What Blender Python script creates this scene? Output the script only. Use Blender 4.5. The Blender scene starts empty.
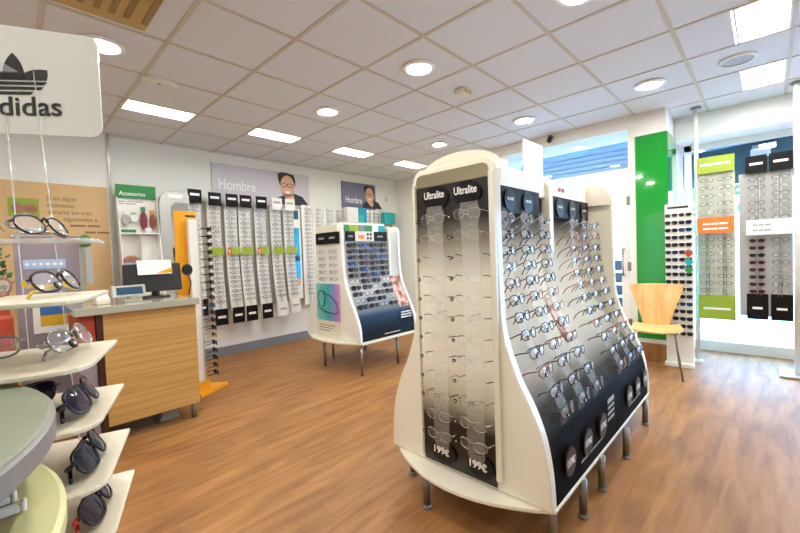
import bpy, bmesh, math, random
from mathutils import Vector, Matrix
random.seed(7)
PI = math.pi
SC = bpy.context.scene
COL = SC.collection
sin, cos = math.sin, math.cos

# ------------------------------------------------------------------ materials
def new_mat(name):
    m = bpy.data.materials.new(name); m.use_nodes = True
    nt = m.node_tree; nt.nodes.clear()
    out = nt.nodes.new('ShaderNodeOutputMaterial')
    return m, nt, out

def srgb(h):
    h = h.lstrip('#')
    r = []
    for i in (0, 2, 4):
        c = int(h[i:i+2], 16)/255
        r.append(c/12.92 if c <= .04045 else ((c+.055)/1.055)**2.4)
    return tuple(r)

def plain(name, col, rough=.5, metal=0., spec=.5, noise=0., nscale=8., bump=0., emit=None, estr=0., coat=0., trans=0.):
    m, nt, out = new_mat(name)
    b = nt.nodes.new('ShaderNodeBsdfPrincipled')
    if isinstance(col, str): col = srgb(col)
    b.inputs['Base Color'].default_value = (*col, 1)
    b.inputs['Roughness'].default_value = rough
    b.inputs['Metallic'].default_value = metal
    b.inputs['Specular IOR Level'].default_value = spec
    b.inputs['Coat Weight'].default_value = coat
    b.inputs['Transmission Weight'].default_value = trans
    if emit:
        b.inputs['Emission Color'].default_value = (*emit, 1)
        b.inputs['Emission Strength'].default_value = estr
    tc = nt.nodes.new('ShaderNodeTexCoord')
    n = nt.nodes.new('ShaderNodeTexNoise'); n.inputs['Scale'].default_value = nscale; n.inputs['Detail'].default_value = 4
    nt.links.new(tc.outputs['Object'], n.inputs['Vector'])
    if noise:
        mx = nt.nodes.new('ShaderNodeMix'); mx.data_type = 'RGBA'
        mx.inputs[6].default_value = (*[c*(1-noise) for c in col], 1)
        mx.inputs[7].default_value = (*[min(1, c*(1+noise)) for c in col], 1)
        nt.links.new(n.outputs['Fac'], mx.inputs[0]); nt.links.new(mx.outputs[2], b.inputs['Base Color'])
    if bump:
        bp = nt.nodes.new('ShaderNodeBump'); bp.inputs['Strength'].default_value = bump; bp.inputs['Distance'].default_value = .01
        nt.links.new(n.outputs['Fac'], bp.inputs['Height']); nt.links.new(bp.outputs['Normal'], b.inputs['Normal'])
    nt.links.new(b.outputs[0], out.inputs[0])
    return m

def emis(name, col, s):
    m, nt, out = new_mat(name)
    e = nt.nodes.new('ShaderNodeEmission'); e.inputs[0].default_value = (*col, 1); e.inputs[1].default_value = s
    nt.links.new(e.outputs[0], out.inputs[0])
    return m

def clear(name, tint=(1, 1, 1), diff=.08, dcol=(.9, .9, .9), gloss=.12, rough=.05):
    """thin clear sheet: see-through, with a little milk and a mirror sheen"""
    m, nt, out = new_mat(name)
    t = nt.nodes.new('ShaderNodeBsdfTransparent'); t.inputs[0].default_value = (*tint, 1)
    d = nt.nodes.new('ShaderNodeBsdfDiffuse'); d.inputs[0].default_value = (*dcol, 1)
    g = nt.nodes.new('ShaderNodeBsdfGlossy'); g.inputs['Roughness'].default_value = rough
    m1 = nt.nodes.new('ShaderNodeMixShader'); m1.inputs[0].default_value = diff
    nt.links.new(t.outputs[0], m1.inputs[1]); nt.links.new(d.outputs[0], m1.inputs[2])
    lw = nt.nodes.new('ShaderNodeLayerWeight'); lw.inputs[0].default_value = .35
    mp = nt.nodes.new('ShaderNodeMapRange'); mp.inputs[3].default_value = gloss*.5; mp.inputs[4].default_value = min(1, gloss*5)
    nt.links.new(lw.outputs['Facing'], mp.inputs[0])
    m2 = nt.nodes.new('ShaderNodeMixShader')
    nt.links.new(mp.outputs[0], m2.inputs[0])
    nt.links.new(m1.outputs[0], m2.inputs[1]); nt.links.new(g.outputs[0], m2.inputs[2])
    nt.links.new(m2.outputs[0], out.inputs[0])
    return m

def zprint(name, stops, axis=2, rough=.35, coat=.2, spec=.5):
    """a printed colour fade: stops = [(coordinate in metres, colour)] along an object axis"""
    m, nt, out = new_mat(name)
    b = nt.nodes.new('ShaderNodeBsdfPrincipled'); b.inputs['Roughness'].default_value = rough; b.inputs['Coat Weight'].default_value = coat; b.inputs['Specular IOR Level'].default_value = spec
    tc = nt.nodes.new('ShaderNodeTexCoord'); sp = nt.nodes.new('ShaderNodeSeparateXYZ')
    nt.links.new(tc.outputs['Object'], sp.inputs[0])
    z0, z1 = stops[0][0], stops[-1][0]
    mr = nt.nodes.new('ShaderNodeMapRange'); mr.inputs[1].default_value = z0; mr.inputs[2].default_value = z1
    nt.links.new(sp.outputs[axis], mr.inputs[0])
    cr = nt.nodes.new('ShaderNodeValToRGB'); el = cr.color_ramp.elements
    while len(el) < len(stops): el.new(.5)
    for e, (z, c) in zip(el, stops):
        e.position = (z-z0)/(z1-z0); e.color = (*(srgb(c) if isinstance(c, str) else c), 1)
    nt.links.new(mr.outputs[0], cr.inputs[0]); nt.links.new(cr.outputs[0], b.inputs['Base Color'])
    nt.links.new(b.outputs[0], out.inputs[0])
    return m

def wood(name, c1, c2, axis='X', sc=(1, 30, 30), rough=.4):
    m, nt, out = new_mat(name)
    b = nt.nodes.new('ShaderNodeBsdfPrincipled'); b.inputs['Roughness'].default_value = rough
    tc = nt.nodes.new('ShaderNodeTexCoord'); mp = nt.nodes.new('ShaderNodeMapping'); mp.inputs['Scale'].default_value = sc
    nt.links.new(tc.outputs['Object'], mp.inputs[0])
    n = nt.nodes.new('ShaderNodeTexNoise'); n.inputs['Scale'].default_value = 1.; n.inputs['Detail'].default_value = 6; n.inputs['Distortion'].default_value = .3
    nt.links.new(mp.outputs[0], n.inputs['Vector'])
    cr = nt.nodes.new('ShaderNodeValToRGB')
    cr.color_ramp.elements[0].position = .36; cr.color_ramp.elements[0].color = (*srgb(c1), 1)
    cr.color_ramp.elements[1].position = .66; cr.color_ramp.elements[1].color = (*srgb(c2), 1)
    nt.links.new(n.outputs['Fac'], cr.inputs[0]); nt.links.new(cr.outputs[0], b.inputs['Base Color'])
    nt.links.new(b.outputs[0], out.inputs[0])
    return m

def floor_mat():
    m, nt, out = new_mat('wood_plank_vinyl')
    L = nt.links.new
    b = nt.nodes.new('ShaderNodeBsdfPrincipled'); b.inputs['Roughness'].default_value = .48; b.inputs['Specular IOR Level'].default_value = .36
    tc = nt.nodes.new('ShaderNodeTexCoord')
    br = nt.nodes.new('ShaderNodeTexBrick'); br.inputs['Scale'].default_value = 1.
    br.inputs['Brick Width'].default_value = 1.1; br.inputs['Row Height'].default_value = .14; br.inputs['Mortar Size'].default_value = .0015
    br.inputs['Color1'].default_value = (.2, .2, .2, 1); br.inputs['Color2'].default_value = (.8, .8, .8, 1); br.inputs['Mortar'].default_value = (0, 0, 0, 1)
    L(tc.outputs['Object'], br.inputs['Vector'])
    mp = nt.nodes.new('ShaderNodeMapping'); mp.inputs['Scale'].default_value = (1.8, 12, 1); L(tc.outputs['Object'], mp.inputs[0])
    n = nt.nodes.new('ShaderNodeTexNoise'); n.inputs['Scale'].default_value = 1.2; n.inputs['Detail'].default_value = 4; n.inputs['Distortion'].default_value = .5
    L(mp.outputs[0], n.inputs['Vector'])
    n2 = nt.nodes.new('ShaderNodeTexNoise'); n2.inputs['Scale'].default_value = 3.; L(tc.outputs['Object'], n2.inputs['Vector'])
    mx = nt.nodes.new('ShaderNodeMath'); mx.operation = 'MULTIPLY_ADD'; mx.inputs[1].default_value = .16
    L(br.outputs['Color'], mx.inputs[0]); L(n.outputs['Fac'], mx.inputs[2])
    m2 = nt.nodes.new('ShaderNodeMath'); m2.operation = 'MULTIPLY_ADD'; m2.inputs[1].default_value = .25; L(n2.outputs['Fac'], m2.inputs[0]); L(mx.outputs[0], m2.inputs[2])
    cr = nt.nodes.new('ShaderNodeValToRGB'); e = cr.color_ramp.elements
    e[0].position = .45; e[0].color = (*srgb('#7d522d'), 1); e[1].position = 1.; e[1].color = (*srgb('#b2804b'), 1)
    x = e.new(.7); x.color = (*srgb('#996a3c'), 1)
    L(m2.outputs[0], cr.inputs[0]); L(cr.outputs[0], b.inputs['Base Color'])
    L(b.outputs[0], out.inputs[0])
    return m

M = {}
M['wall'] = plain('white_wall_paint', '#f3f4ec', .6, noise=.015)
M['wall_cool'] = plain('cool_white_paint', '#f0f0ec', .6)
M['ceil'] = plain('ceiling_tile', '#e1e4e8', .8, noise=.03, nscale=40, bump=.05)
M['tbar'] = plain('ceiling_bar', '#cdc6b6', .6)
M['floor'] = floor_mat()
M['skirt'] = plain('grey_skirting', '#84878f', .5)
M['white'] = plain('white_lacquer', '#f2f1ea', .28, coat=.3)
M['limeboard'] = plain('greyish_display_board', '#c3c5b4', .5)
M['shelf'] = plain('ivory_acrylic', '#ddd5be', .35)
M['cream'] = plain('cream_lacquer', '#ebe5d0', .3, coat=.3)
M['offwhite'] = plain('off_white_plastic', '#e6e2d2', .4)
M['steel'] = plain('brushed_steel', '#8e8b84', .35, metal=.8)
M['silver'] = plain('silver_panel', '#b9b8b2', .3, metal=.5)
M['dark'] = plain('black_plastic', '#141414', .35)
M['badge'] = plain('gloss_black_badge', '#0b0b0c', .3, spec=.3)
M['charcoal'] = plain('charcoal_print', '#0f0f10', .55, spec=.2)
M['ink'] = plain('white_ink', '#f4f4f0', .5)
M['inkgrey'] = plain('pale_grey_ink', '#a9a9a6', .5)
M['blackink'] = plain('black_ink', '#2b2a28', .5)
M['brownink'] = plain('brown_ink', '#8a6f4e', .6)
M['mirror'] = plain('mirror', '#dad4c2', .04, metal=1.)
M['goldmirror'] = plain('smoked_mirror', '#d3c8a8', .15, metal=1.)
M['green'] = plain('green_glass_panel', '#07902a', .08, coat=.6)
M['teal'] = plain('teal_band', '#0b5460', .4)
M['tealbox'] = plain('teal_card', '#17a6ad', .5)
M['lime'] = plain('lime_card', '#97ab30', .45)
M['orange'] = plain('orange_card', '#ee7b2c', .5)
M['yellow'] = plain('yellow_lacquer', '#f2a60e', .4)
M['kraft'] = plain('kraft_paper', '#dfbc88', .7, noise=.06, nscale=3, bump=.25)
M['partition'] = plain('grey_lilac_board', '#968a90', .7)
M['red'] = plain('red_plastic', '#b4442e', .5)
M['cgreen'] = plain('green_header', '#2f8a45', .45)
M['counterwood'] = wood('oak_counter', '#b78a48', '#cda362', sc=(1.0, 9, 55), rough=.42)
M['chairwood'] = wood('birch_ply', '#d9ab66', '#ecc688', sc=(22, 22, 2), rough=.35)
M['slab'] = plain('grey_worktop', '#a9a796', .16, coat=.5)
M['slabedge'] = plain('grey_edge', '#8f8c85', .4)
M['disctop'] = plain('sage_grey_top', '#828975', .35)
M['discedge'] = plain('grey_band', '#85827f', .4)
M['discyel'] = plain('pale_yellow_lacquer', '#d3d199', .4)
M['discin'] = plain('olive_mat', '#a39c6c', .6)
M['clear'] = clear('clear_acrylic', diff=.10, dcol=(.92, .92, .9), gloss=.10)
M['frost'] = clear('frosted_acrylic', diff=.30, dcol=(.86, .86, .82), gloss=.12, rough=.25)
M['strip'] = clear('clear_strip', diff=.07, dcol=(.9, .88, .8), gloss=.006, rough=.4)
M['strip2'] = clear('clear_strip_wide', diff=.10, dcol=(.9, .88, .8), gloss=.02, rough=.2)
M['glass'] = clear('window_glass', tint=(.93, .97, 1), diff=.0, gloss=.06, rough=0.02)
M['lensthin'] = clear('thin_spectacle_lens', tint=(.98, .98, .97), diff=.03, dcol=(.95, .96, 1.), gloss=.03, rough=.05)
M['lens'] = clear('spectacle_lens', tint=(.97, .98, 1.), diff=.16, dcol=(.95, .96, 1.), gloss=.075, rough=.06)
M['rod'] = clear('acrylic_rod', diff=.55, dcol=(.95, .95, .95), gloss=.2)
M['sunlens'] = plain('dark_tinted_lens', '#201a2a', .08, spec=.35, coat=.15)
M['sunblue'] = plain('blue_mirror_lens', '#1c3f78', .08, metal=.5, coat=.6)
M['sunnavy'] = plain('dark_blue_lens', '#141c33', .08, spec=.35, coat=.15)
M['sunviolet'] = plain('violet_lens', '#2d2138', .08, spec=.35, coat=.15)
M['suncyan'] = plain('cyan_mirror_lens', '#2f9fc4', .12, metal=.3)
M['f_black'] = plain('black_frame', '#121215', .25)
M['f_brown'] = plain('brown_frame', '#3f231a', .3)
M['f_copper'] = plain('copper_frame', '#8a4f33', .3, metal=.4)
M['f_gun'] = plain('gunmetal_frame', '#3a3c44', .3, metal=.6)
M['f_navy'] = plain('navy_frame', '#1c2340', .3)
M['f_red'] = plain('dark_red_frame', '#7c1f2e', .3)
M['f_silver'] = plain('silver_wire_frame', '#a5a5a0', .25, metal=.8)
M['f_clear'] = plain('pale_grey_frame', '#8b8a86', .3)
M['f_yellow'] = plain('yellow_frame', '#d8b41c', .3)
M['f_orange'] = plain('orange_temple', '#d1402a', .35)
M['f_rose'] = plain('rose_wire_frame', '#a97c62', .3, metal=.4)
M['tagblack'] = plain('security_tag', '#0c0c0c', .4)
M['skin'] = plain('printed_skin', '#e6b598', .6)
M['skinb'] = plain('printed_skin_deep', '#a9745c', .6, noise=.6, nscale=16)
def portrait_mat():
    m = plain('blurred_portrait_print', '#b5786a', .5)
    nt = m.node_tree; b = [n for n in nt.nodes if n.type == 'BSDF_PRINCIPLED'][0]; n = [n for n in nt.nodes if n.type == 'TEX_NOISE'][0]
    n.inputs['Scale'].default_value = 11; n.inputs['Detail'].default_value = 2
    cr = nt.nodes.new('ShaderNodeValToRGB'); e = cr.color_ramp.elements
    e[0].position = .3; e[0].color = (*srgb('#2e2326'), 1); e[1].position = .75; e[1].color = (*srgb('#5d5570'), 1)
    for q, c in ((.42, '#8a5647'), (.52, '#c98e78'), (.62, '#e8c9b8')): x = e.new(q); x.color = (*srgb(c), 1)
    nt.links.new(n.outputs['Fac'], cr.inputs[0]); nt.links.new(cr.outputs[0], b.inputs['Base Color'])
    return m
M['portrait'] = portrait_mat()
M['hair'] = plain('printed_dark_hair', '#2a211d', .6)
M['shirt'] = plain('printed_navy_shirt', '#2b303e', .6)
M['poster1'] = plain('lilac_grey_print', '#d5d0d6', .5)
M['poster2'] = plain('slate_print', '#77788f', .5)
M['downlight'] = emis('downlight_lamp', (1, .97, .92), 170)
M['panellight'] = emis('ceiling_lamp_diffuser', (1, .99, .96), 32)
M['screenblue'] = plain('dark_blue_screen', '#31516b', .15)
M['rack'] = plain('pale_grey_rack', '#e9e9e4', .45)
M['wallpanel'] = plain('grey_slat_panel', '#c3c0b6', .5)
M['pave'] = plain('pale_paving', '#d8d6d2', .8, noise=.08, nscale=2)
M['brickred'] = plain('red_brick_paving', '#b0614f', .8, noise=.15, nscale=6)
M['leaf'] = plain('street_tree_leaves', '#4f7d4d', .7, noise=.4, nscale=5)
M['bark'] = plain('street_tree_bark', '#5b4a3a', .8)
M['awning'] = plain('blue_awning', '#7fb4e6', .6)
M['shutter'] = plain('blue_shutter', '#a9c3da', .4)
M['slatdark'] = plain('dark_slats', '#22313c', .6)
M['facade'] = plain('pale_facade', '#e6e6e4', .8)
M['ac'] = plain('yellowed_plastic', '#c2a564', .5)
M['acdark'] = plain('yellowed_plastic_shade', '#94773c', .5)
M['ukblue'] = plain('blue_print', '#3b6aa5', .6)
M['ukyel'] = plain('yellow_print', '#dcae22', .6)
M['iconblue'] = plain('pale_blue_print', '#a9bfe0', .6)

# ------------------------------------------------------------------ mesh builder
class MB:
    def __init__(s): s.v = []; s.f = []; s.m = []; s.s = []
    def add(s, vs, fs, m=0, smooth=False):
        o = len(s.v); s.v += [tuple(v) for v in vs]
        for f in fs: s.f.append(tuple(o+i for i in f)); s.m.append(m); s.s.append(smooth)
        return s
    def box(s, x0, x1, y0, y1, z0, z1, m=0):
        vs = [(x, y, z) for x in (x0, x1) for y in (y0, y1) for z in (z0, z1)]
        return s.add(vs, [(0, 1, 3, 2), (4, 6, 7, 5), (0, 4, 5, 1), (2, 3, 7, 6), (0, 2, 6, 4), (1, 5, 7, 3)], m)
    def prism(s, poly, axis, a, b, m=0):
        def P(p, t):
            return {'x': (t, p[0], p[1]), 'y': (p[0], t, p[1]), 'z': (p[0], p[1], t)}[axis]
        n = len(poly)
        vs = [P(p, a) for p in poly]+[P(p, b) for p in poly]
        fs = [tuple(range(n))[::-1], tuple(range(n, 2*n))]+[(i, (i+1) % n, n+(i+1) % n, n+i) for i in range(n)]
        return s.add(vs, fs, m)
    def tube(s, path, r, n=8, closed=False, m=0, smooth=True):
        P = [Vector(p) for p in path]; k = len(P)
        rr = r if isinstance(r, (list, tuple)) else [r]*k
        rings = []; up = Vector((0, 0, 1))
        for i, p in enumerate(P):
            if closed: t = P[(i+1) % k]-P[i-1]
            else: t = P[min(i+1, k-1)]-P[max(i-1, 0)]
            t.normalize()
            a = t.cross(up)
            if a.length < .05: a = t.cross(Vector((0, 1, 0)))
            a.normalize(); b = a.cross(t)
            rings.append([p+rr[i]*(cos(2*PI*j/n)*a+sin(2*PI*j/n)*b) for j in range(n)])
        vs = [v for R in rings for v in R]; fs = []
        for i in range(k if closed else k-1):
            i2 = (i+1) % k
            for j in range(n): fs.append((i*n+j, i*n+(j+1) % n, i2*n+(j+1) % n, i2*n+j))
        if not closed: fs += [tuple(range(n))[::-1], tuple(range((k-1)*n, k*n))]
        return s.add(vs, fs, m, smooth)
    def lathe(s, prof, c=(0, 0, 0), n=24, m=0, smooth=False):
        vs = [(c[0]+r*cos(2*PI*j/n), c[1]+r*sin(2*PI*j/n), c[2]+z) for r, z in prof for j in range(n)]
        k = len(prof); fs = [(i*n+j, i*n+(j+1) % n, (i+1)*n+(j+1) % n, (i+1)*n+j) for i in range(k-1) for j in range(n)]
        fs += [tuple(range(n))[::-1], tuple(range((k-1)*n, k*n))]
        return s.add(vs, fs, m, smooth)
    def disc(s, c, r, axis, t=.004, n=20, m=0, ry=None):
        ry = ry or r
        poly = []
        for j in range(n):
            a = 2*PI*j/n; u, w = r*cos(a), ry*sin(a)
            poly.append({'x': (c[1]+u, c[2]+w), 'y': (c[0]+u, c[2]+w), 'z': (c[0]+u, c[1]+w)}[axis])
        a0 = {'x': c[0], 'y': c[1], 'z': c[2]}[axis]
        return s.prism(poly, axis, a0-t/2, a0+t/2, m)
    def sheet(s, rows, t, m=0, smooth=True):
        """rows: list of rows of points; closed slab of thickness vector t"""
        a = len(rows); b = len(rows[0]); T = Vector(t)
        vs = [Vector(p) for r in rows for p in r]; vs += [v+T for v in vs]; o = a*b; fs = []
        for i in range(a-1):
            for j in range(b-1):
                q = (i*b+j, i*b+j+1, (i+1)*b+j+1, (i+1)*b+j)
                fs.append(q); fs.append(tuple(o+x for x in q[::-1]))
        def edge(l):
            for p, q in zip(l, l[1:]): fs.append((p, q, o+q, o+p))
        edge([j for j in range(b)]); edge([(a-1)*b+j for j in range(b)][::-1])
        edge([i*b for i in range(a)][::-1]); edge([i*b+b-1 for i in range(a)])
        return s.add(vs, fs, m, False)
    def mesh(s, name, mats, org=(0, 0, 0)):
        me = bpy.data.meshes.new(name)
        ox, oy, oz = org
        me.from_pydata([(x-ox, y-oy, z-oz) for x, y, z in s.v], [], s.f)
        for mt in mats: me.materials.append(M[mt] if isinstance(mt, str) else mt)
        me.polygons.foreach_set('material_index', s.m)
        me.polygons.foreach_set('use_smooth', s.s)
        bm = bmesh.new(); bm.from_mesh(me); bmesh.ops.recalc_face_normals(bm, faces=bm.faces); bm.to_mesh(me); bm.free()
        return me

ORG = {}
def tag(o, label=None, cat=None, group=None, kind=None):
    if label: o['label'] = label
    if cat: o['category'] = cat
    if group: o['group'] = group
    if kind: o['kind'] = kind
    return o
def root(name, loc, label, cat, group=None, rz=0):
    o = bpy.data.objects.new(name, None); COL.objects.link(o); o.empty_display_size = .05
    o.location = loc; o.rotation_euler = (0, 0, rz)
    ORG[o.name] = Vector(loc)
    return tag(o, label, cat, group)
def build(name, mb, mats, parent=None, local=False, bevel=0, label=None, loc=None, rz=0):
    if not isinstance(mats, (list, tuple)): mats = [mats]
    if parent is not None and not local: org = ORG[parent.name]
    else: org = (0, 0, 0)
    o = bpy.data.objects.new(name, mb.mesh(name, mats, org)); COL.objects.link(o)
    if parent is not None:
        o.parent = parent; ORG[o.name] = ORG.get(parent.name, Vector((0, 0, 0)))
    else: ORG[o.name] = Vector((0, 0, 0))
    if loc is not None: o.location = loc
    if rz: o.rotation_euler = (0, 0, rz)
    if bevel:
        bv = o.modifiers.new('bevel', 'BEVEL'); bv.width = bevel; bv.segments = 2; bv.limit_method = 'ANGLE'
    if label: o['label'] = label
    return o
def single(name, mb, mats, label, cat, group=None, bevel=0):
    """a thing that is one mesh, with its origin at its lowest centre"""
    xs = [v[0] for v in mb.v]; ys = [v[1] for v in mb.v]; zs = [v[2] for v in mb.v]
    c = ((min(xs)+max(xs))/2, (min(ys)+max(ys))/2, min(zs))
    if not isinstance(mats, (list, tuple)): mats = [mats]
    o = bpy.data.objects.new(name, mb.mesh(name, mats, c)); COL.objects.link(o); o.location = c
    ORG[o.name] = Vector(c)
    if bevel:
        bv = o.modifiers.new('bevel', 'BEVEL'); bv.width = bevel; bv.segments = 2; bv.limit_method = 'ANGLE'
    return tag(o, label, cat, group)
def struct(name, mb, mats, bevel=0):
    return tag(build(name, mb, mats, bevel=bevel), kind='structure')
ROT = {'-y': (PI/2, 0, 0), '-x': (PI/2, 0, -PI/2), '+y': (PI/2, 0, PI)}
def text(s, loc, face, size, mat, parent, width=None, bold=0., local=False, align='CENTER', rot=None, name='lettering'):
    cu = bpy.data.curves.new(name, 'FONT'); cu.body = s; cu.size = size; cu.align_x = align; cu.align_y = 'CENTER'
    cu.extrude = .0006; cu.offset = bold*size; cu.materials.append(M[mat])
    tmp = bpy.data.objects.new(name, cu); COL.objects.link(tmp)
    bpy.context.view_layer.update()
    me = bpy.data.meshes.new_from_object(tmp.evaluated_get(bpy.context.evaluated_depsgraph_get()))
    bpy.data.objects.remove(tmp); bpy.data.curves.remove(cu)
    me.name = name; me.materials.clear(); me.materials.append(M[mat])
    o = bpy.data.objects.new(name, me); COL.objects.link(o)
    o.rotation_euler = rot or ROT[face]
    o.parent = parent
    o.location = Vector(loc) if local else Vector(loc)-ORG[parent.name]
    if width:
        xs = [v.co.x for v in me.vertices]; w = max(xs)-min(xs)
        if w > 0: o.scale.x = width/w
    return o
def euro_price(num, loc, face, h, mat, parent):
    """a price: figures with a euro sign drawn to their height"""
    R3 = Matrix.Rotation(PI/2, 3, 'X') if face == '-y' else Matrix.Rotation(-PI/2, 3, 'Z') @ Matrix.Rotation(PI/2, 3, 'X')
    ux = R3 @ Vector((1, 0, 0))
    t1 = text(num, Vector(loc)-ux*h*.52, face, h*1.38, mat, parent, width=h*1.75, bold=.012)
    mb = MB(); ro, ri = h*.5, h*.33; n = 16; a0, a1 = .75, 2*PI-.75
    out = [(ro*.85*cos(a0+(a1-a0)*k/n), ro*sin(a0+(a1-a0)*k/n)) for k in range(n+1)]
    inn = [(ri*.85*cos(a0+(a1-a0)*k/n), ri*sin(a0+(a1-a0)*k/n)) for k in range(n+1)]
    mb.prism(out+inn[::-1], 'z', -.0006, .0006)
    mb.box(-h*.58, h*.12, h*.06, h*.17, -.0006, .0006); mb.box(-h*.58, h*.08, -h*.17, -h*.06, -.0006, .0006)
    c = Vector(loc)+ux*h*.98
    mb.v = [tuple(c+R3 @ Vector(v)) for v in mb.v]
    build('euro_sign', mb, mat, parent)
def dashes(mb, x0, x1, z, h, y, n, seed, axis='y', m=0, t=.001):
    """a line of print too small to read: word-long bars"""
    r = random.Random(seed); L = x1-x0; ws = [r.uniform(.5, 1.5) for _ in range(n)]; g = .12*abs(L)/n
    k = (abs(L)-g*(n-1))/sum(ws); x = x0; sg = 1 if L > 0 else -1
    for w in ws:
        a, b = sorted((x, x+sg*w*k))
        if axis == 'y': mb.box(a, b, y-t, y, z, z+h, m)
        else: mb.box(y-t, y, a, b, z, z+h, m)
        x += sg*(w*k+g)

# ------------------------------------------------------------------ camera
f_px, yaw, pitch, roll = 384.98, .763055, -.0306783, -.0362732
CAM_H, CEIL = 1.28, 2.74
fw = Vector((cos(yaw)*cos(pitch), sin(yaw)*cos(pitch), sin(pitch)))
r0 = Vector((sin(yaw), -cos(yaw), 0)); u0 = r0.cross(fw)
rt = cos(roll)*r0+sin(roll)*u0; up = -sin(roll)*r0+cos(roll)*u0
cd = bpy.data.cameras.new('camera'); cam = bpy.data.objects.new('camera', cd); COL.objects.link(cam)
mw = Matrix((rt, up, -fw)).transposed().to_4x4(); mw.translation = (0, 0, CAM_H); cam.matrix_world = mw
cd.sensor_width = 36; cd.lens = f_px/800*36; cd.clip_start = .05; cd.clip_end = 200
SC.camera = cam

# ------------------------------------------------------------------ the room shell
X0, Y0 = -2.2, -3.0
WB, WX = 5.37, 5.55          # back wall plane, window-side wall plane
struct('floor', MB().box(X0-.2, 6.0, Y0-.2, WB+.25, -.1, 0), 'floor')
# ceiling of 60 cm tiles, half tiles left open for the recessed lamps
gx0, gy0 = 1.4487, 1.0649
lamps = [(gx0+.6*k, gy0+3.0) for k in (-1, 1, 3, 5)] + [(gx0+.6*k, gy0-1.2) for k in (3, 5)]
holes = {(round((x-gx0)/.6), round((y-gy0)/.3)) for x, y in lamps}
cm = MB()
for i in range(-8, 9):
    for j in range(-16, 16):
        if (i, j) in holes: continue
        x, y = gx0+.6*i, gy0+.3*j
        xa, xb, ya, yb = max(x, X0-.2), min(x+.6, 5.75), max(y, Y0-.2), min(y+.3, WB+.2)
        if xb > xa and yb > ya: cm.box(xa, xb, ya, yb, CEIL, CEIL+.02)
struct('ceiling', cm, 'ceil')
tb = MB()
for i in range(-6, 8):
    x = gx0+.6*i
    if X0 < x < 5.5: tb.box(x-.012, x+.012, Y0, WB, CEIL-.005, CEIL)
for j in range(-7, 9):
    y = gy0+.6*j
    if Y0 < y < WB: tb.box(X0, 5.5, y-.012, y+.012, CEIL-.0045, CEIL-.0005)
struct('trim_1', tb, 'tbar')
struct('wall_back', MB().box(.915, WX+.2, WB, WB+.2, 0, CEIL+.2), 'wall')
struct('wall_back_left', MB().box(X0-.2, .9, WB-.06, WB+.2, 0, CEIL+.2), 'wall')
struct('trim_2', MB().box(.9, .925, WB-.075, WB, 0, CEIL), 'silver')
struct('wall_left', MB().box(X0-.2, X0, Y0-.2, WB, 0, CEIL+.2), 'wall')
struct('wall_front', MB().box(X0, 6.0, Y0-.2, Y0, 0, CEIL+.2), 'wall')
struct('baseboard_back', MB().box(1.7, 5.3, WB-.05, WB-.02, 0, .12), 'skirt')
struct('wall_low', MB().box(1.7, 5.3, WB-.02, WB, 0, .62), 'wall_cool')
# window-side wall: a recess, a bulkhead over the door, a door, a column
wr = MB()
wr.box(WX, WX+.2, 2.9, WB, 0, CEIL+.2)
wr.box(4.97, WX+.2, 2.75, 2.9, 0, CEIL+.2)
wr.box(4.97, 5.5, 1.07, 2.75, 2.6, CEIL)
struct('wall_right', wr, 'wall')
col = MB().box(4.97, 5.52, .775, 1.07, 0, CEIL)
struct('wall_column', col, 'wall_cool')
gp = root('column_cladding', (4.96, .92, .25), 'glossy green glass panels cladding the column beside the door', 'wall panel')
build('front_panel', MB().box(4.955, 4.969, .765, 1.062, .25, 2.49), 'green', gp)
build('side_panel', MB().box(4.972, 5.5, .762, .774, .25, 2.49), 'green', gp)
struct('baseboard_column', MB().box(4.955, 5.5, .765, 1.062, 0, .2), 'floor')
# bulkhead above the shop window and the window itself
struct('wall_bulkhead', MB().box(5.5, 5.75, Y0, .77, 2.47, CEIL+.2), 'wall_cool')
struct('wall_soffit', MB().box(5.74, 6.1, Y0, 1.07, 2.47, CEIL+.2), 'wall_cool')
WXX = 5.9
w = MB()
for y in (.70, -1.6): w.box(WXX-.03, WXX+.03, y-.035, y+.035, .1, 2.47)
w.box(WXX-.05, WXX+.05, Y0, .74, .0, .12); w.box(WXX-.03, WXX+.03, Y0, .74, 2.40, 2.47)
wn = struct('window_1', w, 'white')
g = build('pane', MB().box(WXX-.004, WXX+.004, Y0, .70, .12, 2.42), 'glass', wn)
struct('wall_return', MB().box(5.52, 6.1, .775, 1.07, 0, CEIL+.2), 'wall_cool')
# door leaf, frame and transom
dm = MB()
dm.box(4.99, 5.07, 1.07, 1.14, 0, 2.6); dm.box(4.99, 5.07, 2.62, 2.75, 0, 2.6)
dm.box(4.99, 5.07, 1.14, 2.62, 2.02, 2.17)
dm.box(5.0, 5.05, 1.145, 1.225, 0.02, 2.015); dm.box(5.0, 5.05, 2.54, 2.62, .02, 2.02)
dm.box(5.0, 5.05, 1.225, 2.54, 1.94, 2.015); dm.box(5.0, 5.05, 1.225, 2.54, .02, .2)
dr = struct('door_1', dm, 'white')
build('door_glass', MB().box(5.02, 5.028, 1.225, 2.54, .2, 1.94), 'glass', dr)
build('transom_glass', MB().box(5.02, 5.028, 1.14, 2.62, 2.17, 2.6), 'glass', dr)
build('door_handle', MB().tube([(4.998, 1.2, .95), (4.95, 1.2, .95), (4.95, 1.2, 1.25), (4.998, 1.2, 1.25)], .012), 'steel', dr)
hg = MB()
for z in (.35, 1.0, 1.75): hg.box(4.982, 4.9895, 1.125, 1.16, z, z+.1)
build('hinge', hg, 'steel', dr)

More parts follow.
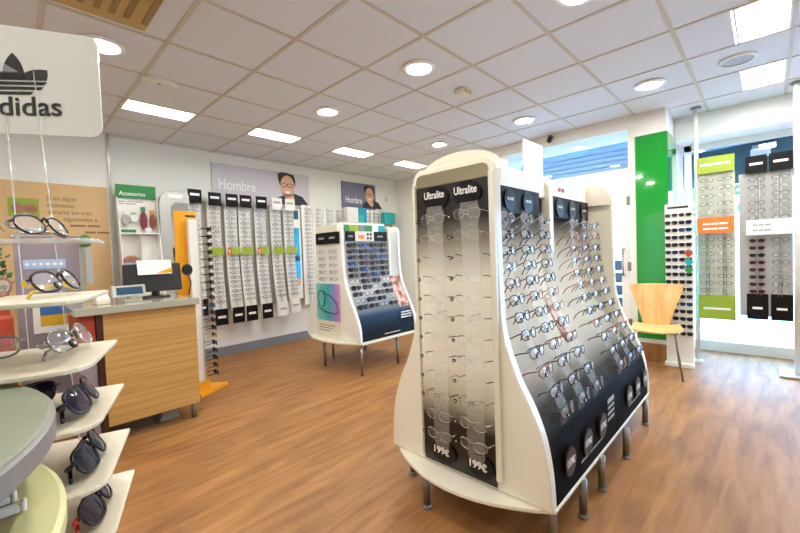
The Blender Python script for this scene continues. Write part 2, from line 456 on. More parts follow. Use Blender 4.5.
# ------------------------------------------------------------------ outside
struct('street_ground', MB().box(6.0, 40, -30, 30, -.2, -.12), 'pave')
struct('street_paving', MB().box(6.6, 8.6, -8, 6, -.12, -.10), 'brickred')
fc = MB().box(16, 17, -25, 25, -.2, 7)
struct('street_facade', fc, 'facade')
bs = root('roller_shutter', (5.8, 1.9, 2.1), 'blue roller shutter box seen through the transom above the door', 'shutter')
sm = MB()
for k in range(7): sm.prism([(5.7+.0, 2.16+.065*k), (5.73, 2.165+.065*k), (5.73, 2.22+.065*k), (5.7, 2.215+.065*k)], 'y', 1.09, 2.74)
build('slats', sm, 'shutter', bs)
build('housing', MB().box(5.76, 6.0, 1.09, 2.74, 2.14, 2.66), 'shutter', bs)
aw = root('shop_canopy', (6.2, -1, 2.2), 'dark teal fascia with a pale blue folded awning outside the shop window', 'awning')
build('fascia', MB().box(6.25, 6.33, -4, 1.0, 2.0, 2.56), 'teal', aw)
build('awning_roll', MB().tube([(6.17, -4, 2.66), (6.17, .95, 2.47)], .05, 10), 'awning', aw)
build('awning_cloth', MB().prism([(-4, 2.62), (-4, 2.84), (.95, 2.56), (.95, 2.42)], 'x', 6.225, 6.24), 'awning', aw)
single('flood_lamp', MB().box(6.15, 6.24, -.03, .14, 2.27, 2.36), 'facade', 'small white lamp box under the awning outside the window', 'lamp', bevel=.01)
sl = MB()
for k in range(6): sl.box(6.9, 6.95, 1.0, 3.2, -.1+.2*k, .06+.2*k)
single('street_bench', sl, 'slatdark', 'dark horizontal slats seen low through the door glass', 'bench')
for k, (x, y, s) in enumerate([(11.5, 1.1, 1.0), (14.2, -2.2, .9)]):
    t = root('street_tree', (x, y, -.12), ['leafy street tree outside nearest the green column', 'smaller leafy street tree further down the street'][k], 'tree')
    build('trunk', MB().tube([(x, y, -.12), (x, y, 1.6*s)], [.12*s, .08*s]), 'bark', t)
    lm = MB(); rr = random.Random(k)
    for q in range(260):
        a, b, c = rr.gauss(0, .45), rr.gauss(0, .45), rr.gauss(0, .5); d = .13
        p = Vector((x+a*s, y+b*s, (2.4+c)*s)); n1 = Vector((rr.gauss(0, 1), rr.gauss(0, 1), rr.gauss(0, 1))).normalized(); n2 = n1.orthogonal().normalized(); n3 = n1.cross(n2)
        lm.add([p+n2*d, p+n3*d*.7, p-n2*d, p-n3*d*.7], [(0, 1, 2, 3)])
    build('foliage', lm, 'leaf', t)

# ------------------------------------------------------------------ ceiling fittings
names = ['recessed ceiling lamp panel nearest the silver wall corner strip', 'recessed ceiling lamp panel in front of the wide man poster',
         'recessed ceiling lamp panel over the second glasses stand', 'recessed ceiling lamp panel closest to the far wall corner',
         'large recessed lamp panel at the upper picture edge toward the window', 'smaller looking recessed lamp panel next to the window bulkhead']
for li, ((x, y), lb) in enumerate(zip(lamps, names)):
    t = root('ceiling_lamp', (x+.3, y+.15, CEIL), lb, 'ceiling lamp', 'recessed lamp panels')
    h = MB(); a = .012
    h.box(x+a, x+.6-a, y+a, y+.3-a, CEIL+.10, CEIL+.115)
    for q in ((x+a, x+.024, y+a, y+.3-a), (x+.576, x+.6-a, y+a, y+.3-a), (x+.024, x+.576, y+a, y+.024), (x+.024, x+.576, y+.276, y+.3-a)): h.box(*q, CEIL-.003, CEIL+.1)
    build('housing', h, 'offwhite', t)
    build('diffuser', MB().box(x+.03, x+.57, y+(.18 if li < 4 else .035), y+(.268 if li < 4 else .225), CEIL+.012, CEIL+.04), 'panellight', t)
spots = [(gx0+.3+.6*i, gy0+.3+.6*j) for i, j in [(1, 1), (1, 3), (4, 1), (4, 3), (4, -1), (1, -1), (-2, 3), (-2, 1), (-2, -1), (1, -3), (4, -3), (-2, -3), (-4, 3), (-4, 1), (-4, -1)]]
spn = ['round downlight over the aisle facing the white stand', 'round downlight above the open floor before the man poster', 'round downlight above the far end of the white stand',
       'round downlight near the far wall corner above the second stand', 'round downlight nearest the green column', 'round downlight cut by the top picture edge', 'round downlight beside the brand sign'] + ['unseen round downlight added on the ceiling '+w_ for w_ in ('over the round two-tier table', 'over the rear aisle of the shop', 'over the rear aisle toward the window', 'over the rear window corner', 'in the rear corner of the shop', 'over the side wall beyond the kraft banner', 'over the middle of the side wall', 'over the rear end of the side wall')]  # the last eight are out of view, added to raise the ambient light
for (x, y), lb in zip(spots, spn):
    t = root('downlight', (x, y, CEIL), lb, 'downlight', 'round downlights')
    build('trim_ring', MB().lathe([(.085, -.002), (.125, -.006), (.128, -.012), (.10, -.02), (.085, -.014)], (x, y, CEIL), 28), 'white', t)
    build('lamp', MB().lathe([(.083, -.004), (.083, -.012), (.05, -.018)], (x, y, CEIL), 24), 'downlight', t)
t = root('ceiling_emergency_light', (.97, 3.5, CEIL), 'oval white emergency light on the ceiling near the brand sign', 'ceiling light')
build('body', MB().disc((.97, 3.5, CEIL-.018), .13, 'z', .034, 24, ry=.06), 'offwhite', t, bevel=.008)
build('indicator', MB().disc((.96, 3.49, CEIL-.037), .012, 'z', .006), 'inkgrey', t)
t = root('motion_sensor', (2.96, 1.97, CEIL), 'small yellowed box sensor on the ceiling', 'sensor')
build('body', MB().box(2.90, 3.02, 1.92, 2.02, CEIL-.05, CEIL-.001), 'offwhite', t, bevel=.01)
build('window', MB().box(2.91, 3.01, 1.915, 1.9195, CEIL-.045, CEIL-.02), 'ac', t)
t = root('ceiling_speaker', (4.15, .165, CEIL), 'round white ceiling speaker between the square lamps', 'speaker')
build('rim', MB().lathe([(.12, 0), (.12, -.012), (.1, -.016), (.1, -.006)], (4.15, .165, CEIL-.001), 28), 'offwhite', t)
build('grille', MB().lathe([(.098, 0), (.098, -.01), (.03, -.012)], (4.15, .165, CEIL-.001), 24), 'inkgrey', t)
t = root('ceiling_air_conditioner', (.45, 2.45, CEIL), 'yellowed ceiling air conditioner cassette above the brand sign', 'air conditioner')
build('cover', MB().box(.1, .70, 2.05, 2.78, CEIL-.03, CEIL-.001), 'ac', t, bevel=.01)
vm = MB()
for k in range(6): vm.box(.22+.07*k, .25+.07*k, 2.15, 2.68, CEIL-.036, CEIL-.031)
build('grille', vm, 'acdark', t)
build('louvre', MB().box(.66, .69, 2.15, 2.68, CEIL-.038, CEIL-.031), 'acdark', t)
t = root('security_camera', (4.93, 1.97, 2.69), 'small dark security camera on the bulkhead above the door', 'camera')
build('bracket', MB().tube([(4.966, 1.97, 2.70), (4.90, 1.97, 2.70)], .012), 'dark', t)
build('camera_body', MB().tube([(4.93, 1.99, 2.70), (4.82, 1.96, 2.63)], .03, 12), 'dark', t)
build('camera_lens', MB().tube([(4.819, 1.9597, 2.629), (4.80, 1.954, 2.617)], .022, 12), 'badge', t)

# ------------------------------------------------------------------ spectacles
def outline(cx, w, h, n=22, sq=2.6, wrap=2.4, sag=.004, drop=0):
    pts = []
    for k in range(n):
        a = 2*PI*k/n; c, s_ = cos(a), sin(a)
        x = w*math.copysign(abs(c)**(2/sq), c); z = h*math.copysign(abs(s_)**(2/sq), s_)
        if drop and z < 0: x *= 1-drop*(-z/h)
        X = cx+x
        pts.append((X, wrap*X*X, z))
    return pts
CACHE = {}
def gl_meshes(style, fm, lm, dy, dz, detail, folded=False, tmat=None):
    """meshes of one kind of spectacles; local frame: lenses face -Y, X across, temples run to +Y"""
    key = (style, fm, lm, round(dy, 3), round(dz, 3), detail, folded, tmat)
    if key in CACHE: return CACHE[key]
    big = style == 'sun'
    w, h = (.029, .0215) if big else (.0255, .0185)
    cx = .034 if big else .0325
    r = .0024 if big else (.0021 if style != 'rimless' else .0006)
    if detail == 0: r = .0023 if style != 'rimless' else .0011
    n = 24 if detail else 12
    k = 6 if detail else 4
    fr = MB()
    for sx in (-1, 1):
        pts = outline(sx*cx, w, h, n, 3.6 if big else 2.5, drop=.24 if big else .1)
        if style == 'half':
            pts = pts[:n//2+1]; fr.tube(pts, r*1.1, k)
        else: fr.tube(pts, r, k, True)
    bx = cx-w
    fr.tube([(-bx, wrapy(bx), .006), (-bx*.5, -.002, .0105), (0, -.003, .012), (bx*.5, -.002, .0105), (bx, wrapy(bx), .006)], r*1.1 if style != 'rimless' else .0011, k)
    if detail:
        for sx in (-1, 1):
            fr.tube([(sx*bx, wrapy(bx), .002), (sx*(bx-.003), .007, -.002), (sx*(bx-.002), .009, -.006)], [.0007, .0012, .0022], 5)
    ex = cx+w; ey = wrapy(ex)
    for sx in (-1, 1): fr.tube([(sx*(ex-.001), ey, .008), (sx*(ex+.004), ey+.003, .008)], max(r, .0014), k)
    le = MB()
    for sx in (-1, 1):
        o = outline(sx*cx, w*.985, h*.985, n, 3.6 if big else 2.5, drop=.24 if big else .1)
        c = (sx*cx, wrapy(cx)-.0022, 0)
        mid = [((p[0]+c[0])/2, (p[1]+c[1])/2-.0010, (p[2]+c[2])/2) for p in o]
        ln = MB() if detail else le
        ln.add([c]+mid+o, [(0, 1+i, 1+(i+1) % n) for i in range(n)]+[(1+i, 1+n+i, 1+n+(i+1) % n, 1+(i+1) % n) for i in range(n)], 0 if detail else 1, True)
        if detail: le = le if isinstance(le, list) else []; le.append(ln)
    tm = []
    for sx in (-1, 1):
        T = MB(); x = sx*(ex+.004); y = ey+.003
        tr = r*1.15 if style != 'rimless' else .0019
        if big: tr = .0032
        bend = 1. if dy > .1 else .6
        if folded: T.tube([(x, y, .008), (x*.98, y+.010+.004*sx, .007), (x*.8, y+.016+.005*sx, .004), (-x*.55, y+.012+.005*sx, -.004), (-x*.9, y+.010+.005*sx, -.014)], [tr, tr*1.2, tr*1.1, tr, tr*.9], k)
        else: T.tube([(x, y, .008), (x, y+dy*.55, .008+dz*.30), (x, y+dy*.8, .008+dz*.55), (x*.985, y+dy, .008+dz)], [tr, tr, tr*1.1, tr*.8], k)
        tm.append(T)
    if detail:
        ms = {'frame': fr.mesh('frame', [fm]), 'lens': [l.mesh('lens', [lm]) for l in le], 'temple': [t_.mesh('temple', [tmat or fm]) for t_ in tm]}
    else:
        le_mb = le; fr.v, fr.f, fr.m, fr.s
        for t_ in tm: o = len(fr.v); fr.v += t_.v; fr.f += [tuple(o+i for i in f) for f in t_.f]; fr.m += [0]*len(t_.f); fr.s += [True]*len(t_.f)
        o = len(fr.v); fr.v += le_mb.v; fr.f += [tuple(o+i for i in f) for f in le_mb.f]; fr.m += [1]*len(le_mb.f); fr.s += [True]*len(le_mb.f)
        ms = fr.mesh('eyeglasses', [fm, lm])
    CACHE[key] = ms
    return ms
def wrapy(x): return 2.4*x*x
TAGMESH = None
def tag_mesh():
    global TAGMESH
    if TAGMESH is None:
        m = MB(); m.disc((0, 0, 0), .0075, 'y', .004, 14, 0); m.disc((0, -.0026, 0), .0028, 'y', .001, 10, 1)
        TAGMESH = m.mesh('security_tag', ['tagblack', 'ink'])
    return TAGMESH
FT = {'f_black': 'black', 'f_brown': 'brown', 'f_copper': 'copper', 'f_gun': 'gunmetal', 'f_navy': 'navy', 'f_red': 'dark red', 'f_silver': 'silver', 'f_clear': 'pale grey', 'f_yellow': 'yellow', 'f_rose': 'rose', 'f_orange': 'black and red'}
def spectacles(loc, label, group, style='full', fm='f_black', lm='lens', rz=0, tilt=0, dy=.125, dz=-.03, detail=1, tagpos=None, scale=1., name=None, fm2=None, cat='glasses', folded=False, tmat=None):
    ms = gl_meshes(style, fm, lm, dy, dz, detail, folded, tmat)
    name = name or ('sunglasses' if style == 'sun' else 'eyeglasses')
    if detail == 0:
        o = bpy.data.objects.new(name, ms); COL.objects.link(o)
    else:
        o = bpy.data.objects.new(name, None); COL.objects.link(o); o.empty_display_size = .02
        def kid(n, me, loc=None):
            c = bpy.data.objects.new(n, me); COL.objects.link(c); c.parent = o
            if loc: c.location = loc
        kid('frame', ms['frame'])
        for l in ms['lens']: kid('lens', l)
        for t_ in ms['temple']: kid('temple', t_)
        if tagpos: kid('security_tag', tag_mesh(), tagpos)
    o.location = loc; o.rotation_euler = (tilt, 0, rz); o.scale = (scale,)*3
    return tag(o, label, cat, group)
ORD = ['top', 'second', 'third', 'fourth', 'fifth', 'sixth', 'seventh', 'eighth', 'ninth', 'tenth', 'eleventh', 'twelfth', 'thirteenth', 'fourteenth', 'fifteenth', 'sixteenth', 'seventeenth', 'eighteenth', 'nineteenth', 'twentieth', 'twenty-first', 'twenty-second', 'twenty-third']

# ------------------------------------------------------------------ the large white stand
def interp(tab, z):
    if z <= tab[0][0]: return tab[0][1]
    for (a, p), (b, q) in zip(tab, tab[1:]):
        if z <= b:
            t = (z-a)/(b-a); return p+(q-p)*t
    return tab[-1][1]
def smooth_tab(tab, n=40):
    """Catmull-Rom through the table"""
    out = []; k = len(tab)
    for i in range(k-1):
        p0, p1, p2, p3 = tab[max(i-1, 0)], tab[i], tab[i+1], tab[min(i+2, k-1)]
        for s_ in range(6):
            t = s_/6
            out.append(tuple(.5*((2*p1[d])+(-p0[d]+p2[d])*t+(2*p0[d]-5*p1[d]+4*p2[d]-p3[d])*t*t+(-p0[d]+3*p1[d]-3*p2[d]+p3[d])*t**3) for d in (0, 1)))
    out.append(tab[-1]); return out
HW = smooth_tab([(.21, .452), (.36, .443), (.5, .418), (.62, .372), (.73, .315), (.87, .265), (1.0, .245), (1.3, .237), (1.64, .235)])
def bell(yc, ztop=1.70, r=.055, top_hw=.235):
    right = [(yc-h, z) for z, h in HW]
    cr = [(yc-top_hw+r-r*cos(a), ztop-r+r*sin(a)) for a in [PI/2*k/6 for k in range(1, 7)]]
    R = right+cr
    return R+[(2*yc-y, z) for y, z in R[::-1]]
YC = 1.085
D = root('display_stand', (2.4, YC, 0), 'large white free-standing glasses display stand with bell-shaped ends on steel legs', 'display stand')
xa, xb = 1.50, 3.27
# base shelf with bowed ends
pl = []
for k in range(13):
    t = -1+2*k/12; pl.append((1.535-.165*(1-t*t), YC+.452*t*-1))
pl = pl[::-1]
pr_ = [(3.25+.165*(1-(-1+2*k/12)**2), YC-.452*(-1+2*k/12)) for k in range(13)]
base = pl[::-1]+[(x, y) for x, y in pr_[::-1]]
build('base_shelf', MB().prism(base, 'z', .188, .208), 'cream', D, bevel=.005)
for x in (xa, xb-.05): build('end_panel', MB().prism(bell(YC), 'x', x, x+.05), 'cream', D, bevel=.006)
# arched header boards behind the ends
arc = [(YC-.222, 1.6)]+[(YC-.222*cos(PI*k/16), 1.665+.10*sin(PI*k/16)**.8) for k in range(17)]+[(YC+.222, 1.6)]
for x in (1.56, 3.19): build('arched_board', MB().prism(arc, 'x', x, x+.02), 'cream', D)
build('spine', MB().box(1.56, 3.21, YC-.045, YC+.045, .21, 1.60), 'white', D)
build('top_rail', MB().box(1.585, 3.185, YC-.07, YC+.07, 1.6, 1.735), 'white', D, bevel=.008)
# printed end graphic and smoked mirror
endprint = zprint('end_graphic_print', [(.22, '#141210'), (.45, '#1e1b16'), (.60, '#cfc8ae'), (.75, '#f0ebda'), (1.15, '#f0ecdd'), (1.33, '#8d8772'), (1.44, '#1d1b17'), (1.61, '#171513')], rough=.3)
eg = build('end_graphic', MB().box(xa-.008, xa-.0005, .878, 1.292, .225, 1.608), endprint, D)
build('end_mirror', MB().prism([(.878, 1.612), (.878, 1.645), (.885, 1.663), (.905, 1.672), (1.265, 1.672), (1.285, 1.663), (1.292, 1.645), (1.292, 1.612)], 'x', xa-.008, xa-.0005), 'goldmirror', D)
fm = MB()
fm.box(xa-.02, xa-.0005, .846, .874, .26, 1.63); fm.box(xa-.02, xa-.0005, 1.296, 1.312, .24, 1.63)
build('end_frame', fm, 'cream', D, bevel=.004)
for y in (1.165, .985):
    b_ = build('round_badge', MB().disc((xa-.013, y, 1.548), .075, 'x', .008, 28, ry=.058), 'badge', D)
    text('Ultralite', (xa-.0178, y+.008, 1.562), '-x', .05, 'ink', b_, width=.122, bold=.012)
for y in (1.165, .955):
    b_ = build('price_badge', MB().disc((xa-.013, y, .295), .072, 'x', .008, 28, ry=.055), 'badge', D)
    euro_price('199', (xa-.0178, y+.012, .298), '-x', .036, 'ink', b_)
# bay surfaces, both flanks
SURF = [(.209, .637), (.36, .644), (.46, .662), (.54, .705), (.62, .785), (.71, .868), (.82, .935), (.95, .992), (1.1, 1.022), (1.3, 1.034), (1.6, 1.036)]
SS = smooth_tab(SURF)
bayprint = zprint('bay_graphic_print', [(-.0, '#0f0d0c'), (.47, '#0f0d0c'), (.57, '#45433f'), (.70, '#bdbab0'), (.84, '#e6e1d0'), (1.18, '#ebe6d4'), (1.30, '#c4beac'), (1.42, '#6a655c'), (1.50, '#22211f'), (1.60, '#1d1d1e')], rough=.7, coat=0, spec=.05)
for (u, v) in ((1.555, 2.427), (2.433, 3.215)):
    for sg in (-1, 1):
        rows = [[(x, YC+sg*(YC-y), z) for x in (u, v)] for z, y in SS]
        build('bay_panel', MB().sheet(rows, (0, -sg*.006, 0)), bayprint, D)
build('centre_divider', MB().prism([(1.10, 1.0), (1.10, 1.70), (1.05, 1.715), (1.01, 1.705), (.99, 1.68), (.985, 1.6), (.985, 1.27), (1.0, 1.16), (1.03, 1.0)], 'x', 2.40, 2.46), 'cream', D, bevel=.004)
build('centre_divider', MB().prism([(2*YC-y, z) for y, z in [(1.06, 1.0), (1.06, 1.59), (.985, 1.59), (.985, 1.27), (1.0, 1.16), (1.03, 1.0)]], 'x', 2.40, 2.46), 'cream', D, bevel=.004)
COLX = [(1.75, 1.97, 2.19), (2.66, 2.885, 3.11)]
hd = [(1.60, 2.30), (2.50, 3.18)]
for bi in (0, 1):
    h = build('header_board', MB().box(hd[bi][0], hd[bi][1], 1.006, 1.014, 1.485, 1.625), 'charcoal', D)
    for ci, x in enumerate([(1.70, 1.915, 2.13), (2.60, 2.83, 3.06)][bi]):
        b_ = build('round_badge', MB().disc((x, 1.0, 1.553), .062, 'y', .01, 26), 'badge', D)
        dm_ = MB(); dashes(dm_, x-.035, x+.035, 1.55, .016, .9945, 2 if bi == 0 else 1, ci+bi*7)
        build('mark', dm_, 'inkgrey', b_)
    for ci, x in enumerate([(1.70, 1.93, 2.16), (2.70, 2.91, 3.12)][bi]):
        b_ = build('price_badge', MB().disc((x, .632, .345), .062, 'y', .008, 26), 'badge', D)
        euro_price('159', (x, .6272, .345), '-y', .033, 'ink', b_)
tm_ = MB()
for k in range(4): dashes(tm_, 2.27, 2.385, .42-.032*k, .016 if k else .026, .637, 2 if k else 1, 40+k)
build('small_print', tm_, 'inkgrey', D)
for a_, b_ in ((1.85, 2.2), (2.7, 3.0)):
    tm_ = MB(); dashes(tm_, a_, b_, .27, .008, .637, 6, 51); build('small_print', tm_, 'inkgrey', D)
pp = [[(x, interp(SS, z)-.008, z) for x in (2.335, 2.42)] for z in [.72+.02*k for k in range(14)]]
build('portrait_print', MB().sheet(pp, (0, .003, 0)), 'portrait', D)
LENS = [(.556, .655), (.618, .688), (.689, .735), (.767, .772), (.846, .818), (.93, .848), (1.008, .876), (1.104, .900), (1.186, .915), (1.274, .923), (1.365, .926), (1.445, .925)]
RZ = [1.445-.0808*k for k in range(12)]
def lens_y(z): return interp(LENS, z)
for bi in (0, 1):
    for x in COLX[bi]:
        zs = [.47, .49]+[.52+.04*k for k in range(24)]+[1.475, 1.495]
        rows = []
        for z in zs:
            hwid = .045
            if z > 1.45: hwid = .045*math.sqrt(max(.05, 1-((z-1.45)/.048)**2))
            if z < .53: hwid = .045*math.sqrt(max(.03, 1-((.53-z)/.062)**2))
            y = lens_y(z)+.016
            rows.append([(x-hwid, y, z), (x+hwid, y, z)])
        build('acrylic_strip', MB().sheet(rows, (0, .003, 0)), 'strip', D)
for y in (1.13, .94):
    rows = []
    for z in [.33, .345, .37]+[.40+.1*k for k in range(11)]+[1.46, 1.485, 1.50]:
        hwid = .045
        if z > 1.4: hwid = .055
        if z > 1.47: hwid = .045
        if z < .39: hwid = .045*math.sqrt(max(.05, 1-((.39-z)/.062)**2))
        rows.append([(1.428, y-hwid, z), (1.428, y+hwid, z)])
    build('acrylic_strip', MB().sheet(rows, (.003, 0, 0)), 'strip2', D)
    for z in (.6, 1.0, 1.4): build('strip_spacer', MB().tube([(1.4315, y, z), (xa-.0085, y, z)], .006, 8), 'clear', D)
for k, (x, y) in enumerate([(1.44, 1.25), (1.60, .675), (1.87, .64), (2.15, .64), (2.575, .625), (3.15, .64), (1.62, 1.5), (2.4, 1.53), (3.15, 1.5)]):
    lg = build('leg', MB().tube([(x, y, .02), (x, y, .188)], .019, 14), 'steel', D)
    build('foot', MB().lathe([(.024, 0), (.024, .012), (.02, .02)], (x, y, 0), 16), 'steel', lg)
sg_ = build('top_sign', MB().box(2.29, 2.57, 1.09, 1.102, 1.735, 1.975), 'white', D, bevel=.006)
mk = MB(); mk.box(2.62, 2.66, 1.012, 1.0145, 1.665, 1.69); mk.box(2.68, 2.72, 1.012, 1.0145, 1.665, 1.69)
build('red_mark', mk, 'red', D)

# the glasses on it
pal = ['f_black', 'f_black', 'f_gun', 'f_brown', 'f_black', 'f_navy', 'f_copper', 'f_gun']
rr = random.Random(3)
CW = ['near', 'middle', 'far']
for bi in (0, 1):
    for r_ in range(12):
        for c_ in range(3):
            z = RZ[r_]; x = COLX[bi][c_]; y = lens_y(z)
            fm_ = pal[rr.randrange(len(pal))]
            st = 'full'
            if r_ == 0 or (r_ == 3 and c_ == 0): fm_ = 'f_clear'; st = 'half'
            if (r_ == 4 and c_ == 0): fm_ = 'f_copper'
            if r_ in (5, 6) and c_ == 2 and bi == 0: fm_ = 'f_rose'
            if bi == 1 and r_ in (1, 5): fm_ = 'f_rose' if c_ != 1 else 'f_clear'
            g_ = 1.3; yy = y-.006+2.4*.0615**2*g_; best = (.02, -.006)
            for dz, dmax in ((-.06, .13), (-.05, .11), (-.03, .09), (-.015, .06)):
                dy = dmax
                while dy > .02 and any(yy+dy*t > interp(SS, z+.010+dz*q-(dy*t)*.12)-.012 for t, q in ((.55, .3), (.8, .55), (1, 1))): dy -= .004
                if dy > best[0]+.012: best = (dy, dz)
            dy, dz = best[0]/g_, best[1]/g_
            lb = f"{FT[fm_]}-framed glasses, {ORD[r_]} row, {CW[c_]} column, {['end-panel-side', 'window-side'][bi]} bay of the large white stand"
            spectacles((x, y-.006, z), lb, 'spectacles on the large white stand', st, fm_, rz=0, tilt=-.12, dy=dy, dz=dz, tagpos=(-.027, -.004, -.010), scale=g_)
for ci, (y, ph) in enumerate([(1.13, 'far'), (.94, 'near')]):
    for r_ in range(12):
        z = 1.44-.0925*r_ + (.008 if ci else 0)
        fm_ = ['f_silver', 'f_gun', 'f_gun', 'f_black', 'f_gun', 'f_black', 'f_brown', 'f_red'][(r_*3+ci*5) % 8]
        if r_ in (0, 10, 11): fm_ = 'f_silver'
        lb = f"{'rimless' if r_ < 9 else 'wire-rimmed'} glasses with {FT[fm_]} temples, {ORD[r_]} on the {['outer', 'bay-side'][ci]} clear strip of the end panel"
        spectacles((1.402, y, z), lb, 'rimless spectacles on the end panel', 'rimless' if r_ < 9 else 'full', 'rod' if r_ < 9 else 'f_silver', 'lensthin', tmat=fm_, rz=-PI/2, dy=.05, dz=-.008, tagpos=(-.076, .004, -.006), scale=1.18)

# ------------------------------------------------------------------ the second stand
YB = 3.60
B = root('display_stand', (3.05, YB, 0), 'smaller white sunglasses stand with a blue panel standing in the middle of the shop', 'display stand')
def hw2(z): return .50 - (.25*max(0, min(1, (z-.45)/.62))**.8 if z > .45 else 0)
HB = [(.36, .50), (.5, .49), (.62, .45), (.74, .39), (.86, .325), (.98, .28), (1.1, .26), (1.3, .25), (1.56, .25)]
HBS = smooth_tab(HB)
def bell2(zt=1.63, r=.06):
    R = [(YB-h, z) for z, h in HBS]+[(YB-.25+r-r*cos(a), zt-r+r*sin(a)) for a in [PI/2*k/5 for k in range(1, 6)]]
    return R+[(2*YB-y, z) for y, z in R[::-1]]
build('base_shelf', MB().prism([(2.62, 3.08), (3.52, 3.08), (3.62, 3.6), (3.52, 4.12), (2.62, 4.12), (2.5, 3.85), (2.47, 3.6), (2.5, 3.35)], 'z', .335, .358), 'cream', B, bevel=.006)
for x in (2.60, 3.48): build('end_panel', MB().prism(bell2(), 'x', x, x+.035), 'white', B, bevel=.005)
build('spine', MB().box(2.635, 3.48, 3.55, 3.65, .358, 1.62), 'white', B)
S2 = [(z, YB-h+.02) for z, h in HBS]
pr2 = zprint('navy_fade_print', [(.36, '#070b12'), (.52, '#0c1a2a'), (.62, '#1b3650'), (.72, '#8b959b'), (.9, '#cfcfca'), (1.4, '#c9c9c4'), (1.56, '#d9d8d0')], rough=.55, coat=0, spec=.2)
for sg in (-1, 1):
    rows = [[(x, YB+sg*(YB-y), z) for x in (2.638, 3.475)] for z, y in S2]
    build('bay_panel', MB().sheet(rows, (0, -sg*.006, 0)), pr2, B)
hbd = build('header_board', MB().box(2.65, 3.28, 3.338, 3.348, 1.45, 1.56), 'charcoal', B)
lg_ = build('logo_card', MB().box(2.78, 3.06, 3.332, 3.3375, 1.45, 1.56), 'offwhite', B)
om = MB(); om.prism([(2.82, 1.53), (2.845, 1.51), (2.87, 1.52), (2.895, 1.51), (2.92, 1.53), (2.91, 1.485), (2.895, 1.475), (2.845, 1.475), (2.83, 1.485)], 'y', 3.329, 3.3315)
build('logo', om, 'orange', lg_)
dm_ = MB()
for i in (0, 1):
    for j in (0, 1): dm_.disc((2.965+.045*i, 3.331, 1.482+.045*j), .017, 'y', .003, 12)
build('logo', dm_, 'blackink', lg_)
dm_ = MB(); dashes(dm_, 2.68, 2.75, 1.495, .018, 3.337, 1, 3); dashes(dm_, 3.12, 3.21, 1.495, .018, 3.337, 1, 4)
build('mark', dm_, 'inkgrey', hbd)
for k, (a, b, mt) in enumerate([(2.66, 2.72, 'cgreen'), (2.725, 2.87, 'lime'), (2.875, 2.96, 'skirt'), (2.965, 3.07, 'cgreen'), (3.075, 3.17, 'white'), (3.175, 3.28, 'tealbox')]):
    build('colour_card', MB().box(a, b, 3.37, 3.376, 1.56, 1.635), mt, B)
build('top_cap', MB().box(2.65, 3.28, 3.38, 3.545, 1.6, 1.66), 'white', B)
build('end_post', MB().prism([(3.34, 1.05), (3.34, 1.60), (3.36, 1.63), (3.55, 1.63), (3.55, 1.05)], 'x', 3.31, 3.34), 'cream', B)
pm = [[(x, interp(S2, z)-.009, z) for x in (3.30, 3.47)] for z in [.66+.03*k for k in range(13)]]
build('portrait_print', MB().sheet(pm, (0, .003, 0)), 'portrait', B)
dm_ = MB()
for k in range(3): dashes(dm_, 3.24, 3.42, .60-.03*k, .014, 3.098+.012, 2, 60+k)
build('small_print', dm_, 'ink', B)
dm_ = MB(); dashes(dm_, 2.95, 3.2, .40, .008, 3.095, 4, 70); build('small_print', dm_, 'ink', B)
# end face: poster, header, glasses
pv = zprint('teal_violet_print', [(3.37, '#e59fd0'), (3.5, '#8f86cf'), (3.62, '#3fb5b4'), (3.80, '#74cfc9')], axis=1)
M['pv'] = pv
ps = MB().box(2.578, 2.598, 3.385, 3.84, .36, .985)
po = build('end_poster', ps, 'offwhite', B)
# poster picture in its own layer, coloured by place
pp_ = build('poster_picture', MB().box(2.5755, 2.5775, 3.39, 3.835, .56, .98), zprint('poster_fade', [(-.215, '#d98fc6'), (-.12, '#9a8fd6'), (0., '#3db1b4'), (.235, '#7fd3cb')], axis=1), po)
gm = MB()
gm.tube([(2.573, 3.80, .86), (2.573, 3.76, .90), (2.573, 3.68, .89), (2.573, 3.665, .80), (2.573, 3.70, .72), (2.573, 3.78, .73)], .006, 6, True)
gm.tube([(2.573, 3.665, .87), (2.573, 3.55, .84), (2.573, 3.45, .76), (2.573, 3.43, .66), (2.573, 3.50, .645), (2.573, 3.66, .66), (2.573, 3.78, .70)], .006, 6)
build('picture_glasses', gm, 'f_navy', po)
dm_ = MB()
for k in range(3): dashes(dm_, 3.80, 3.50+.05*k, .50-.03*k, .010, 2.5778, 4, 80+k, axis='x')
build('small_print', dm_, 'brownink', po)
eh = build('end_header', MB().box(2.572, 2.599, 3.385, 3.80, 1.43, 1.555), 'charcoal', B)
build('top_card', MB().box(2.572, 2.599, 3.385, 3.80, 1.56, 1.635), 'offwhite', B)
for y in (3.69, 3.49):
    dm_ = MB(); dashes(dm_, y+.05, y-.05, 1.485, .02, 2.5715, 1, 5, axis='x'); build('mark', dm_, 'inkgrey', eh)
for k, (x, y) in enumerate([(2.62, 3.78), (2.64, 3.14), (3.22, 3.17), (3.42, 3.98), (2.9, 4.0)]):
    build('leg', MB().tube([(x, y, 0), (x, y, .335)], .016, 12), 'steel', B)
